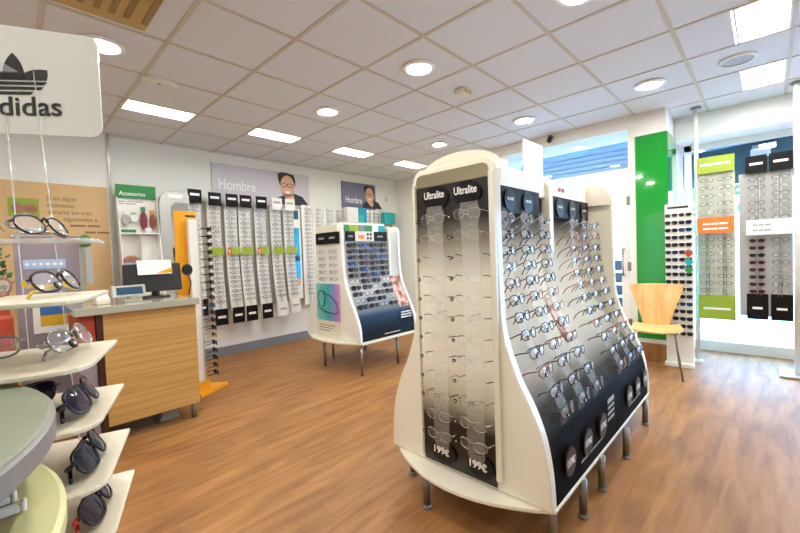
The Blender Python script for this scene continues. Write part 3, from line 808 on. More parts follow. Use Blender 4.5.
for c_, x in enumerate((2.735, 2.90, 3.06, 3.215)):
    for r_ in range(11):
        z = 1.405-.068*r_; y = interp(S2, z)-.036
        sun = True
        lm_ = ['sunlens', 'sunblue', 'sunlens', 'sunlens'][(r_*3+c_) % 4]
        if r_ > 5: lm_ = 'sunlens' if (r_+c_) % 3 else 'lens'
        fm_ = ['f_black', 'f_navy', 'f_black', 'f_brown', 'f_red', 'f_black', 'f_gun'][(r_*5+c_*3) % 7]
        kind = 'clear-lens' if lm_ == 'lens' else 'dark-lens'
        spectacles((x, y, z), f"{FT[fm_]} {kind} glasses, {ORD[r_]} row, {['first', 'second', 'third', 'last'][c_]} column, front of the blue-panelled stand", 'sunglasses on the second stand', 'sun', fm_, lm_, tilt=-.1, dy=.012, dz=-.006, detail=0, scale=1.1, name='sunglasses')
for c_, y in enumerate((3.70, 3.50)):
    for r_ in range(5):
        z = 1.345-.078*r_
        fm_ = ['f_clear', 'f_gun', 'f_black', 'f_brown', 'f_black'][r_]
        spectacles((2.565, y, z), f"{FT[fm_]} glasses, {ORD[r_]} row of the {['deeper', 'nearer'][c_]} column above the teal poster", 'spectacles above the teal poster', 'full', fm_, rz=-PI/2, dy=.022, dz=-.01, detail=0, scale=.98)

# ------------------------------------------------------------------ back wall: posters, racks
def portrait(parent, cx, cz, s, y, beard=True):
    """a printed head and shoulders, as thin layers of the print"""
    def ell(cx, cz, rx, rz, n=24, a0=0, a1=2*PI): return [(cx+rx*cos(a0+(a1-a0)*k/(n-1)), cz+rz*sin(a0+(a1-a0)*k/(n-1))) for k in range(n)]
    build('printed_shirt', MB().prism([(cx-.17*s, cz-.22*s), (cx-.15*s, cz-.14*s), (cx-.05*s, cz-.10*s), (cx+.07*s, cz-.06*s), (cx+.22*s, cz-.10*s), (cx+.32*s, cz-.22*s)], 'y', y-.002, y), 'shirt', parent)
    build('printed_neck', MB().prism([(cx-.04*s, cz-.12*s), (cx-.05*s, cz-.03*s), (cx+.07*s, cz-.02*s), (cx+.10*s, cz-.15*s), (cx+.05*s, cz-.20*s)], 'y', y-.003, y-.002), 'skin', parent)
    build('printed_hair', MB().prism([(cx-.10*s, cz+.02*s), (cx-.125*s, cz+.10*s), (cx-.13*s, cz+.17*s), (cx-.07*s, cz+.195*s), (cx+.02*s, cz+.19*s), (cx+.10*s, cz+.175*s), (cx+.125*s, cz+.10*s), (cx+.112*s, cz+.02*s)], 'y', y-.004, y-.003), 'hair', parent)
    build('printed_face', MB().prism(ell(cx+.005*s, cz+.015*s,   .102*s, .145*s), 'y', y-.005, y-.004), 'skin', parent)
    gm = MB()
    for sx in (-1, 1): gm.tube([(cx+sx*.042*s+p[0]*s*1.35, y-.006, cz+.03*s+p[2]*s*1.35) for p in outline(0, .026, .018, 14)], .004*s, 5, True)
    gm.box(cx-.012*s, cx+.012*s, y-.0065, y-.0055, cz+.035*s, cz+.042*s)
    build('printed_glasses', gm, 'blackink', parent)
    if beard:
        build('printed_beard', MB().prism([(cx-.092*s, cz-.03*s), (cx-.06*s, cz-.105*s), (cx, cz-.128*s), (cx+.065*s, cz-.105*s), (cx+.10*s, cz-.02*s), (cx+.075*s, cz-.075*s), (cx+.01*s, cz-.085*s), (cx-.06*s, cz-.08*s)], 'y', y-.0055, y-.005), 'skinb', parent)
    build('printed_smile', MB().prism([(cx-.035*s, cz-.05*s), (cx+.045*s, cz-.042*s), (cx+.03*s, cz-.068*s), (cx, cz-.075*s), (cx-.02*s, cz-.07*s)], 'y', y-.0065, y-.0055), 'ink', parent)
P1 = root('wall_poster', (2.78, 5.355, 2.1), 'wide lilac wall poster of a smiling bearded man in black glasses', 'poster')
build('board', MB().box(2.03, 3.53, 5.345, 5.365, 2.08, 2.60), 'poster1', P1)
text('Hombre', (2.37, 5.343, 2.32), '-y', .20, 'ink', P1, width=.52, bold=.012)
portrait(P1, 3.14, 2.37, 1.18, 5.344)
P2 = root('wall_poster', (4.6, 5.355, 2.15), 'smaller slate-blue wall poster of a man looking sideways, nearer the wall corner', 'poster')
build('board', MB().box(4.20, 4.99, 5.345, 5.365, 2.14, 2.60), 'poster2', P2)
text('Hombre', (4.46, 5.343, 2.28), '-y', .16, 'ink', P2, width=.38, bold=.012)
portrait(P2, 4.83, 2.38, 1.0, 5.344, False)

struct('wall_panel', MB().box(1.66, 5.5, 5.30, 5.35, .62, 2.07), 'wallpanel')
def rack(x, zt, zb, black, label, hasblack_bottom=True, talk=None):
    R_ = root('glasses_rack', (x, 5.25, zb), label, 'display rack', 'tall glasses racks on the back wall')
    prof = [(zt, 5.235), (1.6, 5.235), (1.3, 5.225), (1.0, 5.20), (.75, 5.165), (zb, 5.135)]
    prof = prof[::-1]
    ps_ = smooth_tab(prof)
    build('back_board', MB().sheet([[(x-.082, y, z), (x+.082, y, z)] for z, y in ps_], (0, .008, 0)), 'rack', R_)
    wm = MB()
    for sx in (-1, 1): wm.tube([(x+sx*.012, y-.006, z) for z, y in ps_], .003, 5)
    build('rail', wm, 'silver', R_)
    h = build('header_card', MB().box(x-.08, x+.08, 5.165, 5.171, zt-.06, zt+.11), 'charcoal' if black else 'white', R_)
    dm_ = MB(); dashes(dm_, x-.055, x+.055, zt+.03, .03, 5.165, 1, 1); build('mark', dm_, 'ink' if black else 'inkgrey', h)
    build('header_arm', MB().box(x-.05, x-.03, 5.1715, 5.2345, zt-.008, zt).box(x+.03, x+.05, 5.1715, 5.2345, zt-.008, zt), 'dark', R_)
    fy = interp(ps_, zb+.05)
    bt = build('price_card', MB().box(x-.078, x+.078, fy-.02, fy-.014, zb+.0, zb+.21), 'charcoal' if black else 'white', R_)
    dm_ = MB(); dashes(dm_, x-.05, x+.05, zb+.09, .03, fy-.02, 1, 2); build('mark', dm_, 'ink' if black else 'inkgrey', bt)
    if talk:
        ty = interp(ps_, 1.42)
        build('lime_strip', MB().box(x-.085+(.05 if talk == 2 else 0), x+.085, ty-.062, ty-.059, 1.36, 1.46), 'lime', R_)
        if talk == 2:
            build('portrait_card', MB().box(x-.085, x-.037, ty-.062, ty-.059, 1.36, 1.46), 'orange', R_)
            build('printed_face', MB().disc((x-.061, ty-.063, 1.41), .018, 'y', .002, 14, ry=.028), 'skin', R_)
            build('printed_hair', MB().prism([(x-.083, 1.37), (x-.082, 1.43), (x-.061, 1.452), (x-.04, 1.43), (x-.039, 1.37), (x-.045, 1.37), (x-.046, 1.425), (x-.061, 1.437), (x-.077, 1.425), (x-.077, 1.37)], 'y', ty-.0645, ty-.0635), 'f_red', R_)
    return ps_
RK = [(1.745, 2.08, .60, True, 'tall wall rack with black header, partly hidden behind the yellow stand', 0),
      (1.985, 2.06, .45, True, 'tall wall rack with black header, next to the yellow sunglasses stand', 1),
      (2.205, 2.06, .45, True, 'tall wall rack with black header and red-haired portrait card, left of a pair', 2),
      (2.392, 2.06, .45, True, 'tall wall rack with black header and lime strip, right of a touching pair', 1),
      (2.62, 2.06, .45, True, 'tall wall rack with black header closest to the white-headed racks', 2),
      (2.86, 2.06, .45, False, 'tall wall rack with white header beside the last black one', 1),
      (3.07, 2.06, .48, False, 'tall wall rack with white header beside the turquoise poster strip', 1)]
stuff = MB()
def stuff_glasses(x, y, z, m, s=.95):
    for sx in (-1, 1):
        o = [(x+s*p[0], y+p[1], z+s*p[2]) for p in outline(sx*.0325, .0255, .0185, 10)]
        stuff.tube(o, .0021, 4, True, m)
        stuff.add(o, [tuple(range(10))], 3)
    stuff.tube([(x-.007, y, z+.008), (x+.007, y, z+.008)], .002, 4, False, m)
gi = 0
for k, (x, zt, zb, bl, lb, tk) in enumerate(RK):
    ps_ = rack(x, zt, zb, bl, lb, talk=tk)
    for r_ in range(21):
        z = zt-.095-.0605*r_
        if tk and 1.345 < z < 1.475: continue
        y = interp(ps_, z)-.038
        fm_ = ['f_silver', 'f_gun', 'f_clear', 'f_silver', 'f_black'][(r_*2+k) % 5] if z > 1.4 else ['f_black', 'f_gun', 'f_black', 'f_silver', 'f_brown'][(r_*3+k) % 5]
        if k >= 1:
            nm = ['', 'rack next to the yellow stand', 'first red-portrait rack', 'rack after the first red-portrait one', 'last black-headed rack', 'first white-headed rack', 'white-headed rack by the turquoise strip'][k]
            spectacles((x, y, z), f"{FT[fm_]} glasses, {ORD[r_]} row down on the {nm}", 'spectacles on the back wall racks', 'full', fm_, dy=.02, dz=-.01, detail=0)
        elif z > zb+.25: stuff_glasses(x, y, z, (0, 1, 2)[r_ % 3])
# plain white runs of spectacles further along
WR = [(3.40, 1.0), (3.60, 1.0), (3.80, 1.0), (4.0, 1.0), (4.20, 1.2), (4.40, 1.2), (4.62, 1.2), (4.84, 1.2), (5.06, 1.0), (5.28, 1.0)]
for k, (x, zb) in enumerate(WR):
    R_ = root('glasses_rack', (x, 5.25, zb), f"plain white wall rack of spectacles, {['first', 'second', 'third', 'fourth', 'fifth', 'sixth', 'seventh', 'eighth', 'ninth', 'last'][k]} after the turquoise strip", 'display rack', 'plain white racks on the back wall')
    build('back_board', MB().box(x-.095, x+.095, 5.24, 5.25, .55, 2.11), 'white', R_)
    wm = MB()
    for sx in (-1, 1): wm.tube([(x+sx*.012, 5.234, .56), (x+sx*.012, 5.234, 2.1)], .003, 5)
    build('rail', wm, 'silver', R_)
    for r_ in range(22):
        z = 2.04-.0625*r_
        stuff_glasses(x, 5.203, z, (0, 1, 2, 0)[(r_+k) % 4])
st_ = build('eyeglasses_rows', stuff, ['f_silver', 'f_gun', 'f_clear', 'lens'])
tag(st_, 'rows of small spectacles covering the plain white wall racks', 'glasses', None, 'stuff')
t = root('poster_strip', (3.2, 5.27, .65), 'narrow turquoise picture strip between the white-headed racks', 'poster')
build('board', MB().box(3.165, 3.285, 5.25, 5.262, .66, 2.04), 'white', t)
build('picture', MB().box(3.168, 3.255, 5.246, 5.249, .95, 1.75), 'suncyan', t)
build('printed_face', MB().disc((3.215, 5.245, .92), .04, 'y', .002, 16, ry=.06), 'skin', t)
build('printed_glasses', MB().disc((3.205, 5.244, 1.28), .045, 'y', .002, 16), 'teal', t)
build('teal_patch', MB().box(3.17, 3.25, 5.243, 5.245, 1.88, 2.02), 'teal', t)
for k, (x0_, x1_, z0_, z1_, lb) in enumerate([(4.10, 4.53, 1.86, 2.115, 'grey and turquoise box card on the wall racks under the slate poster'), (4.97, 5.25, 1.86, 2.07, 'plain teal card box on the wall racks nearest the corner')]):
    t = root('card_box', (x0_, 5.2, z0_), lb, 'box')
    build('box', MB().box(x0_, x1_, 5.10, 5.185, z0_, z1_), 'rack' if k == 0 else 'tealbox', t)
    if k == 0:
        build('turquoise_card', MB().box(4.34, 4.53, 5.094, 5.099, z0_, z1_), 'suncyan', t)
        build('teal_card', MB().box(4.34, 4.45, 5.09, 5.0935, z0_, z0_+.13), 'tealbox', t)
t = root('wall_socket', (5.3, 5.36, 2.35), 'tiny white alarm box high on the wall near the corner', 'alarm box')
build('cover', MB().box(5.27, 5.33, 5.345, 5.369, 2.32, 2.40), 'offwhite', t, bevel=.005)

# ------------------------------------------------------------------ counter and things on it
K = root('service_counter', (.8, 3.65, 0), 'oak-fronted service counter with a grey worktop and steel legs', 'counter')
build('front_panel', MB().box(.50, 1.11, 3.40, 3.43, .125, .935), 'counterwood', K)
build('side_panel', MB().box(1.08, 1.11, 3.435, 3.95, .125, .935), 'counterwood', K)
build('end_post', MB().box(.46, .498, 3.40, 3.95, .06, .935), 'f_brown', K)
build('carcass', MB().box(.51, 1.07, 3.44, 3.94, .14, .93), 'f_brown', K)
build('worktop', MB().box(.34, 1.13, 3.36, 4.3, .937, .99), 'slab', K, bevel=.004)
for x, y in ((1.07, 3.44), (1.07, 3.9), (.55, 3.9)): build('leg', MB().tube([(x, y, 0), (x, y, .14)], .02, 12), 'steel', K)
t = root('side_cabinet', (.41, 3.6, 0), 'narrow grey cabinet with an orange-red drawer at the open end of the oak counter', 'cabinet')
build('body', MB().box(.36, .455, 3.42, 3.9, 0, .70), 'partition', t)
build('drawer', MB().box(.36, .455, 3.42, 3.9, .705, .93), 'red', t)
single('paper_bag', MB().prism([(.85, 0), (1.0, 0), (.97, .07), (.87, .09)], 'y', 3.55, 3.75), 'inkgrey', 'grey bag lying on the floor under the counter', 'bag')
t = root('monitor', (.93, 3.75, .99), 'black till monitor on the counter seen from behind', 'monitor')
build('stand', MB().lathe([(.11, 0), (.10, .015), (.03, .025), (.03, .10)], (.93, 3.80, .99), 20), 'dark', t)
build('casing', MB().prism([(3.72, 1.045), (3.76, 1.28), (3.80, 1.28), (3.82, 1.045)], 'x', .70, 1.12), 'dark', t, bevel=.01)
c_ = build('card', MB().prism([(3.712, 1.19), (3.738, 1.31), (3.742, 1.31), (3.716, 1.19)], 'x', .79, 1.04), 'white', t)
build('yellow_swoosh', MB().prism([(.92, 1.20), (1.04, 1.20), (1.04, 1.245), (.99, 1.225)], 'y', 3.7085, 3.7105), 'yellow', t)
t = root('barcode_scanner', (1.13, 3.72, .99), 'black handheld scanner hanging at the monitor edge', 'scanner')
build('head', MB().disc((1.165, 3.73, 1.215), .04, 'y', .05, 18, ry=.05), 'dark', t, bevel=.008)
build('cable', MB().tube([(1.17, 3.73, 1.17), (1.19, 3.73, 1.10), (1.17, 3.73, .995)], .006, 8), 'dark', t)
t = root('customer_display', (.72, 3.58, .99), 'grey customer display with a blue screen on the counter', 'display')
build('foot', MB().box(.66, .78, 3.57, 3.65, .99, 1.02), 'offwhite', t, bevel=.006)
build('casing', MB().prism([(3.53, 1.035), (3.56, 1.12), (3.60, 1.12), (3.58, 1.03)], 'x', .585, .80), 'silver', t, bevel=.004)
build('screen', MB().prism([(3.533, 1.052), (3.552, 1.107), (3.5545, 1.107), (3.5355, 1.052)], 'x', .61, .78), 'screenblue', t)
build('post', MB().tube([(.69, 3.58, 1.018), (.69, 3.575, 1.035)], .015), 'silver', t)
single('card_terminal', MB().prism([(3.55, .99), (3.55, 1.03), (3.70, 1.09), (3.74, .99)], 'x', .49, .575), 'offwhite', 'white box beside the customer display on the counter', 'terminal', bevel=.008)

# ------------------------------------------------------------------ things behind the counter
t = root('kraft_banner', (.4, 5.3, 1.0), 'creased kraft-coloured paper banner with brown lettering on the wall', 'banner')
build('sheet', MB().box(-1.2, .885, 5.298, 5.305, .01, 2.14), 'kraft', t)
for k, (s_, x, wdt) in enumerate([('Si en algún', .38, .23), ('momento,', .38, .22), ('durante los tres', .38, .35), ('siguientes a', .50, .28)]):
    text(s_, (x, 5.2965, 1.985-.07*k), '-y', .062, 'brownink', t, align='LEFT', width=wdt, bold=.004)
dm_ = MB()
for k in range(2): dashes(dm_, .55+.12*k, .80+.08*k, 1.70-.07*k, .02, 5.297, 2, 90+k)
build('line_of_text', dm_, 'brownink', t)
build('photo', MB().box(.10, .32, 5.292, 5.297, 1.79, 1.97), 'lime', t)
build('printed_face', MB().disc((.17, 5.291, 1.87), .05, 'y', .002, 16, ry=.05).disc((.26, 5.291, 1.87), .045, 'y', .002, 16), 'skinb', t)
t = root('partition_screen', (.33, 4.5, 0), 'lilac-grey partition screen behind the acrylic shelves', 'screen')
build('board', MB().box(.10, .515, 4.49, 4.53, .02, 1.55), 'partition', t)
build('post', MB().box(.515, .545, 4.485, 4.535, 0, 1.56), 'silver', t)
ic = build('icon_strip', MB().box(.15, .42, 4.484, 4.4895, 1.27, 1.35), 'iconblue', t)
im = MB()
for k in range(6): im.disc((.175+.043*k, 4.482, 1.31), .014, 'y', .002, 12)
build('icons', im, 'white', ic)
t = root('framed_picture', (.34, 4.47, .72), 'white card with a blue and yellow picture on the lilac-grey screen', 'picture')
build('mount', MB().box(.19, .49, 4.479, 4.488, .72, 1.0), 'white', t)
build('blue_band', MB().box(.235, .44, 4.475, 4.4785, .87, .955), 'ukblue', t)
build('yellow_band', MB().box(.235, .44, 4.475, 4.4785, .78, .87), 'ukyel', t)
single('hanging_leaflet_holder', MB().box(.55, .60, 4.42, 4.47, 1.12, 1.45), 'inkgrey', 'slim grey leaflet holder at the edge of the lilac-grey screen', 'holder')
single('small_plant', MB().lathe([(.02, 0), (.05, .03), (.045, .08), (.015, .11)], (.56, 4.45, 1.452), 10), 'leaf', 'little green plant atop the slim grey holder', 'plant')
single('red_chair_back', MB().box(-.12, .07, 4.2, 4.26, 0, .93), 'red', 'red chair back at the picture edge beyond the shelves', 'chair', bevel=.03)
pm_ = MB()
rr2 = random.Random(5)
for q in range(70):
    p = Vector((-.02+rr2.gauss(0, .04), 4.45+rr2.gauss(0, .04), 1.28+rr2.gauss(0, .09))); d = .03
    n1 = Vector((rr2.gauss(0, 1), rr2.gauss(0, 1), rr2.gauss(0, 1))).normalized(); n2 = n1.orthogonal().normalized(); n3 = n1.cross(n2)
    pm_.add([p+n2*d, p+n3*d*.6, p-n2*d, p-n3*d*.6], [(0, 1, 2, 3)])
t = root('potted_plant', (-.02, 4.45, 0), 'green plant at the picture edge behind the acrylic shelves', 'plant')
build('foliage', pm_, 'leaf', t)
build('pot', MB().lathe([(.06, 0), (.08, 1.1), (.075, 1.1), (.055, .05)], (-.02, 4.45, 0), 16), 'red', t)

t = root('accessory_rack', (1.14, 5.2, 0), 'narrow white accessory rack with a green header and two shelves', 'rack')
build('back_board', MB().box(.945, 1.325, 5.22, 5.235, .02, 2.03), 'white', t)
h = build('header', MB().box(.945, 1.325, 5.19, 5.219, 2.03, 2.175), 'cgreen', t)
text('Accesorios', (.97, 5.189, 2.075), '-y', .065, 'ink', h, align='LEFT', width=.25, bold=.01)
for x in (.94, 1.32): build('side_panel', MB().prism([(5.22, 0), (5.22, 2.03), (5.17, 2.03), (5.02, 1.0), (5.02, 0)], 'x', x, x+.012), 'white', t)
for z in (1.62, 1.24, .9): build('shelf', MB().box(.953, 1.319, 5.06+.06*(z > 1.5), 5.219, z, z+.015), 'white', t)
dm_ = MB(); dashes(dm_, .96, 1.2, 1.985, .012, 5.2195, 3, 7); dashes(dm_, .96, 1.13, 1.96, .012, 5.2195, 2, 8)
build('small_print', dm_, 'inkgrey', t)
build('shelf_divider', MB().box(1.13, 1.137, 5.09, 5.218, 1.256, 1.615), 'white', t)
for k, (x, z, w_, h_, mt, nm, lb) in enumerate([
    (1.02, 1.72, .035, .14, 'inkgrey', 'spray_bottle', 'pale grey spray bottle hanging in the accessory rack'), (1.10, 1.76, .04, .10, 'white', 'cloth_packet', 'white cloth packet hanging in the accessory rack'),
    (1.19, 1.67, .035, .25, 'f_red', 'glasses_pouch', 'dark red glasses pouch hanging in the accessory rack'), (1.28, 1.68, .03, .21, 'f_copper', 'glasses_pouch', 'copper pouch with yellow top hanging in the accessory rack')]):
    q = root(nm, (x, 5.19, z), lb, 'accessory')
    build('body', MB().disc((x, 5.19, z+h_*.42), w_, 'y', .03, 16, ry=h_*.42), mt, q)
    build('cap', MB().box(x-.02, x+.02, 5.18, 5.2, z+h_*.84, z+h_*1.05), ['white', 'inkgrey', 'cgreen', 'yellow'][k], q)
for k, (x, mt, lb) in enumerate([(1.0, 'cgreen', 'green accessory packet lying on the upper rack shelf'), (1.07, 'cgreen', 'second green packet on the upper rack shelf beside the first'), (1.22, 'white', 'white small packet on the upper rack shelf')]):
    single('accessory_packet', MB().box(x-.03, x+.03, 5.13, 5.19, 1.636, 1.67+.02*(k == 2)), mt, lb, 'packet', bevel=.006)
single('folded_scarf', MB().disc((1.04, 5.14, 1.32), .075, 'y', .08, 18, ry=.06), 'skinb', 'rose and black pouch on the lower rack shelf', 'pouch', bevel=.02)
for k in range(4):
    single('blue_packet', MB().box((.965, 1.045, 1.15, 1.235)[k], (.965, 1.045, 1.15, 1.235)[k]+.07, 5.055, 5.058+.05, 1.256, 1.30), 'iconblue' if k < 3 else 'ukblue', f"{['pale blue packet nearest the wall corner', 'second pale blue packet', 'third pale blue packet', 'dark blue packet'][k]} on the lower rack shelf edge", 'packet')

t = root('standing_mirror', (1.47, 5.1, 0), 'tall silver-framed mirror with a rounded top beside the accessory rack', 'mirror')
ar = [(1.335, 0)]+[(1.335, 1.98), (1.35, 2.06), (1.40, 2.11), (1.47, 2.12), (1.64, 2.12), (1.655, 2.08)]+[(1.655, 0)]
build('frame', MB().prism(ar, 'y', 5.10, 5.16), 'silver', t)
build('mirror_glass', MB().prism([(1.45, .3), (1.45, 1.94), (1.50, 2.0), (1.64, 2.0), (1.64, .3)], 'y', 5.094, 5.0995), 'mirror', t)
build('top_label', MB().box(1.43, 1.58, 5.094, 5.0995, 2.05, 2.09), 'ink', t)

# yellow sunglasses stand
t = root('sunglasses_stand', (1.42, 4.12, 0), 'yellow stand with a column of sunglasses seen from the side', 'display stand')
build('yellow_panel', MB().box(1.20, 1.405, 4.14, 4.165, .03, 1.785), 'yellow', t, bevel=.004)
dm_ = MB(); dashes(dm_, 1.30, 1.39, 1.725, .022, 4.1395, 1, 1); build('mark', dm_, 'blackink', t)
build('photo_card', MB().box(1.345, 1.385, 4.128, 4.139, 1.55, 1.67), 'skirt', t)
build('white_column', MB().box(1.30, 1.375, 4.05, 4.12, .03, 1.70), 'white', t)
build('front_strip', MB().box(1.375, 1.385, 4.02, 4.12, .08, 1.68), 'clear', t)
build('base', MB().prism([(1.27, 3.86), (1.42, 3.95), (1.60, 4.06), (1.44, 4.20), (1.27, 4.20)], 'z', 0, .03), 'yellow', t)
build('base_block', MB().box(1.30, 1.41, 4.0, 4.13, .03, .10), 'yellow', t)
for k in range(20):
    z = 1.605-.0765*k
    lm_ = {9: 'sunblue', 10: 'suncyan', 11: 'sunblue'}.get(k, 'sunlens')
    fm_ = {9: 'f_navy', 10: 'f_navy', 14: 'f_yellow'}.get(k, 'f_black')
    what = {9: 'navy blue-lens', 10: 'cyan-lens', 11: 'black blue-lens', 14: 'yellow-rimmed'}.get(k, 'black')
    spectacles((1.50, 4.07, z), f"{what} sunglasses, {ORD[k]} down on the yellow stand", 'sunglasses on the yellow stand', 'sun', fm_, lm_, rz=PI/2, dy=.10, dz=-.008, detail=0, scale=1., tilt=0, cat='sunglasses')

# ------------------------------------------------------------------ window side: chair, tower, hanging displays
t = root('side_chair', (4.75, .82, 0), 'bentwood birch chair with thin metal legs by the green column', 'chair')
cx_, cy_, ra = 4.53, .81, PI/2+.12   # faces the camera side (-x)
def CL(u, v, z):  # u across, v to the back
    a = .18; ux, uy = sin(a), -cos(a); vx, vy = cos(a), sin(a)
    return (cx_+ux*u+vx*v, cy_+uy*u+vy*v, z)
rows = []
for k in range(9):
    v = -.20+.40*k/8
    hwid = .20+.015*sin(PI*k/8)
    if k == 0: hwid = .17
    rows.append([CL(-hwid+2*hwid*j/8, v, .445+.012*(abs(j-4)/4)**2-.01*sin(PI*k/8)+(.0 if k else -.012)) for j in range(9)])
build('seat', MB().sheet(rows, (0, 0, .014)), 'chairwood', t)
rows = []
for k in range(9):
    s_ = k/8; z = .452+.42*s_; v = .19+.02*s_+.035*s_*s_
    hwid = .115+.135*s_**1.2 - (.02 if k == 8 else 0)
    rows.append([CL(-hwid+2*hwid*j/8, v-.05*(abs(j-4)/4)**2*s_, z+(.012*sin(PI*j/8) if k == 8 else 0)) for j in range(9)])
n_ = Vector(CL(0, .014, 0))-Vector(CL(0, 0, 0))
build('backrest', MB().sheet(rows, tuple(n_)), 'chairwood', t)
for u, v, u2, v2 in ((-.15, -.15, -.20, -.21), (.15, -.15, .20, -.21), (-.15, .14, -.20, .22), (.15, .14, .20, .22)):
    build('leg', MB().tube([CL(u*.6, v*.9, .43), CL(u, v, .425), CL(u2, v2, 0.)], .009, 10), 'steel', t)
build('seat_frame', MB().tube([CL(-.09, -.13, .432), CL(-.09, .13, .432), CL(.09, .13, .432), CL(.09, -.13, .432)], .007, 8, True), 'steel', t)

t = root('sunglasses_tower', (4.92, .67, 0), 'slim white tower of sunglasses standing before the green column edge', 'display stand')
build('column', MB().box(4.905, 4.945, .553, .788, .04, 1.705), 'white', t, bevel=.004)
build('base', MB().box(4.86, 4.95, .55, .80, 0, .04), 'white', t, bevel=.005)
dm_ = MB(); dashes(dm_, .765, .585, 1.655, .022, 4.9047, 1, 1, axis='x'); build('mark', dm_, 'blackink', t)
for y, z, mt in ((.585, 1.19, 'red'), (.585, 1.10, 'tealbox'), (.585, 1.02, 'cgreen')):
    build('colour_card', MB().prism([(y-.045, z), (y, z+.045), (y+.03, z), (y, z-.045)], 'x', 4.855, 4.857), mt, t)
for c_, y in enumerate((.73, .612)):
    for k in range(17):
        z = 1.585-.077*k
        lm_ = 'sunlens' if (k*2+c_) % 5 else 'sunblue'; fm_ = 'f_black'
        if k == 0: fm_ = 'f_yellow'
        if k == 1 and c_ == 0: fm_ = 'f_red'
        if k in (5, 9): fm_ = 'f_brown'
        wd = FT[fm_]+(' blue-lens' if lm_ == 'sunblue' else '')
        spectacles((4.888, y, z), f"{wd} sunglasses, {ORD[k]} row, {['column by the green panel', 'column by the lime display'][c_]} of the slim white tower", 'sunglasses on the slim white tower', 'sun', fm_, lm_, rz=-PI/2, dy=.004, dz=-.002, detail=0, scale=.85, cat='sunglasses')

for k, (x, y, lb) in enumerate([(5.24, .552, 'white floor-to-ceiling pole holding the lime display'), (5.17, -.205, 'white floor-to-ceiling pole with a square foot beside the black display')]):
    t = root('display_pole', (x, y, 0), lb, 'pole')
    build('tube', MB().tube([(x, y, .02), (x, y, CEIL-.012)], .02 if k == 0 else .028, 14), 'white', t)
    build('ceiling_plate', MB().lathe([(.05, 0), (.05, .01)], (x, y, CEIL-.016), 16), 'steel', t)
    if k == 0: build('foot', MB().lathe([(.045, 0), (.04, .02)], (x, y, 0), 16), 'white', t)
    else: build('foot', MB().box(x-.16, x+.16, y-.13, y+.13, 0, .022), 'silver', t, bevel=.004)
def hang(x, y0, y1, label, mats, head, foot, talk, z0, z1):
    h = root('hanging_display', (x, (y0+y1)/2, z0), label, 'display rack')
    build('back_board', MB().box(x, x+.008, y0, y1+(.05 if y0 < 0 else 0), z0, z1-.16), mats[0], h)
    hb = []
    for (a, b) in head:
        q = build('header', MB().box(x-.035, x-.02, a, b, z1-.165, z1), mats[1], h)
        dm_ = MB(); dashes(dm_, b-.03, a+.03, z1-.09, .022, x-.0355, 1, 3, axis='x'); build('mark', dm_, 'ink', q)
    am = MB()
    for (a, b) in head: am.box(x-.02, x+.002, a+.02, a+.03, z1-.17, z1-.155).box(x-.02, x+.002, b-.03, b-.02, z1-.17, z1-.155)
    build('header_arm', am, 'steel', h)
    for (a, b) in foot:
        q = build('foot_card', MB().box(x-.014, x-.002, a, b, z0-.03, z0+.22), mats[2], h)
        dm_ = MB(); dashes(dm_, b-.04, a+.04, z0+.07, .022, x-.0145, 1, 3, axis='x'); build('mark', dm_, 'ink', q)
    q = build('strip_card', MB().box(x-.085, x-.08, y0+.005, y1-.005, talk[0], talk[1]), mats[3], h)
    dm_ = MB()
    for i in (0, 1): dashes(dm_, y1-.05, y0+.05 if talk[2] else y0+.15, talk[0]+.035+.05*i, .018, x-.0855, 3, 4+i, axis='x')
    build('mark', dm_, 'ink' if talk[2] else 'inkgrey', q)
    build('strip_arm', MB().box(x-.08, x, y0+.006, y0+.012, talk[0]+.05, talk[0]+.06).box(x-.08, x, y1-.012, y1-.006, talk[0]+.05, talk[0]+.06), 'steel', h)
    ra_ = MB()
    for c in ((y0*.27+y1*.73), (y0*.73+y1*.27)):
        for s_ in (-1, 1): ra_.tube([(x-.012, c+s_*.012, z0+.2), (x-.012, c+s_*.012, z1-.17)], .003, 5)
    build('rail', ra_, 'silver', h)
    return h
hang(5.15, .235, .535, 'hanging display with lime header, lime foot and an orange strip', ['limeboard', 'lime', 'lime', 'orange'], [(.235, .535)], [(.235, .535)], (1.385, 1.545, True), .52, 2.17)
hang(5.13, -.172, .155, 'hanging display with black headers and a white strip beside the pole', ['inkgrey', 'charcoal', 'charcoal', 'white'], [(-.172, -.012), (0.0, .155)], [(-.172, -.02), (-.002, .152)], (1.345, 1.49, False), .55, 2.11)
for d, (x, ys, nm) in enumerate([(5.15, (.455, .315), 'lime display'), (5.13, (.075, -.09), 'black-headed display')]):
    for c_, y in enumerate(ys):
        for k in range(14 if d else 13):
            if d == 0: z = 1.93-.082*k if k < 5 else 1.32-.075*(k-5)
            else: z = 1.88-.075*k if k < 6 else 1.29-.0705*(k-6)
            fm_ = ['f_gun', 'f_black', 'f_black', 'f_gun', 'f_silver'][(k+c_*2) % 5] if d == 0 else ['f_gun', 'f_black', 'f_silver'][(k+c_) % 3]
            lm_ = 'lens'
            if d and c_ == 0 and k >= 6: fm_ = ['f_red', 'f_red', 'f_brown'][k % 3]; lm_ = 'sunlens'
            spectacles((x-.045, y, z), f"{FT[fm_]} glasses, {ORD[k]} row, {['column by the tower', 'column by the gap'][c_] if d == 0 else ['column by the gap', 'column by the pole'][c_]} of the {nm}", 'spectacles on the window displays', 'full', fm_, lm_, rz=-PI/2, dy=.02, dz=-.01, detail=0, scale=.93)

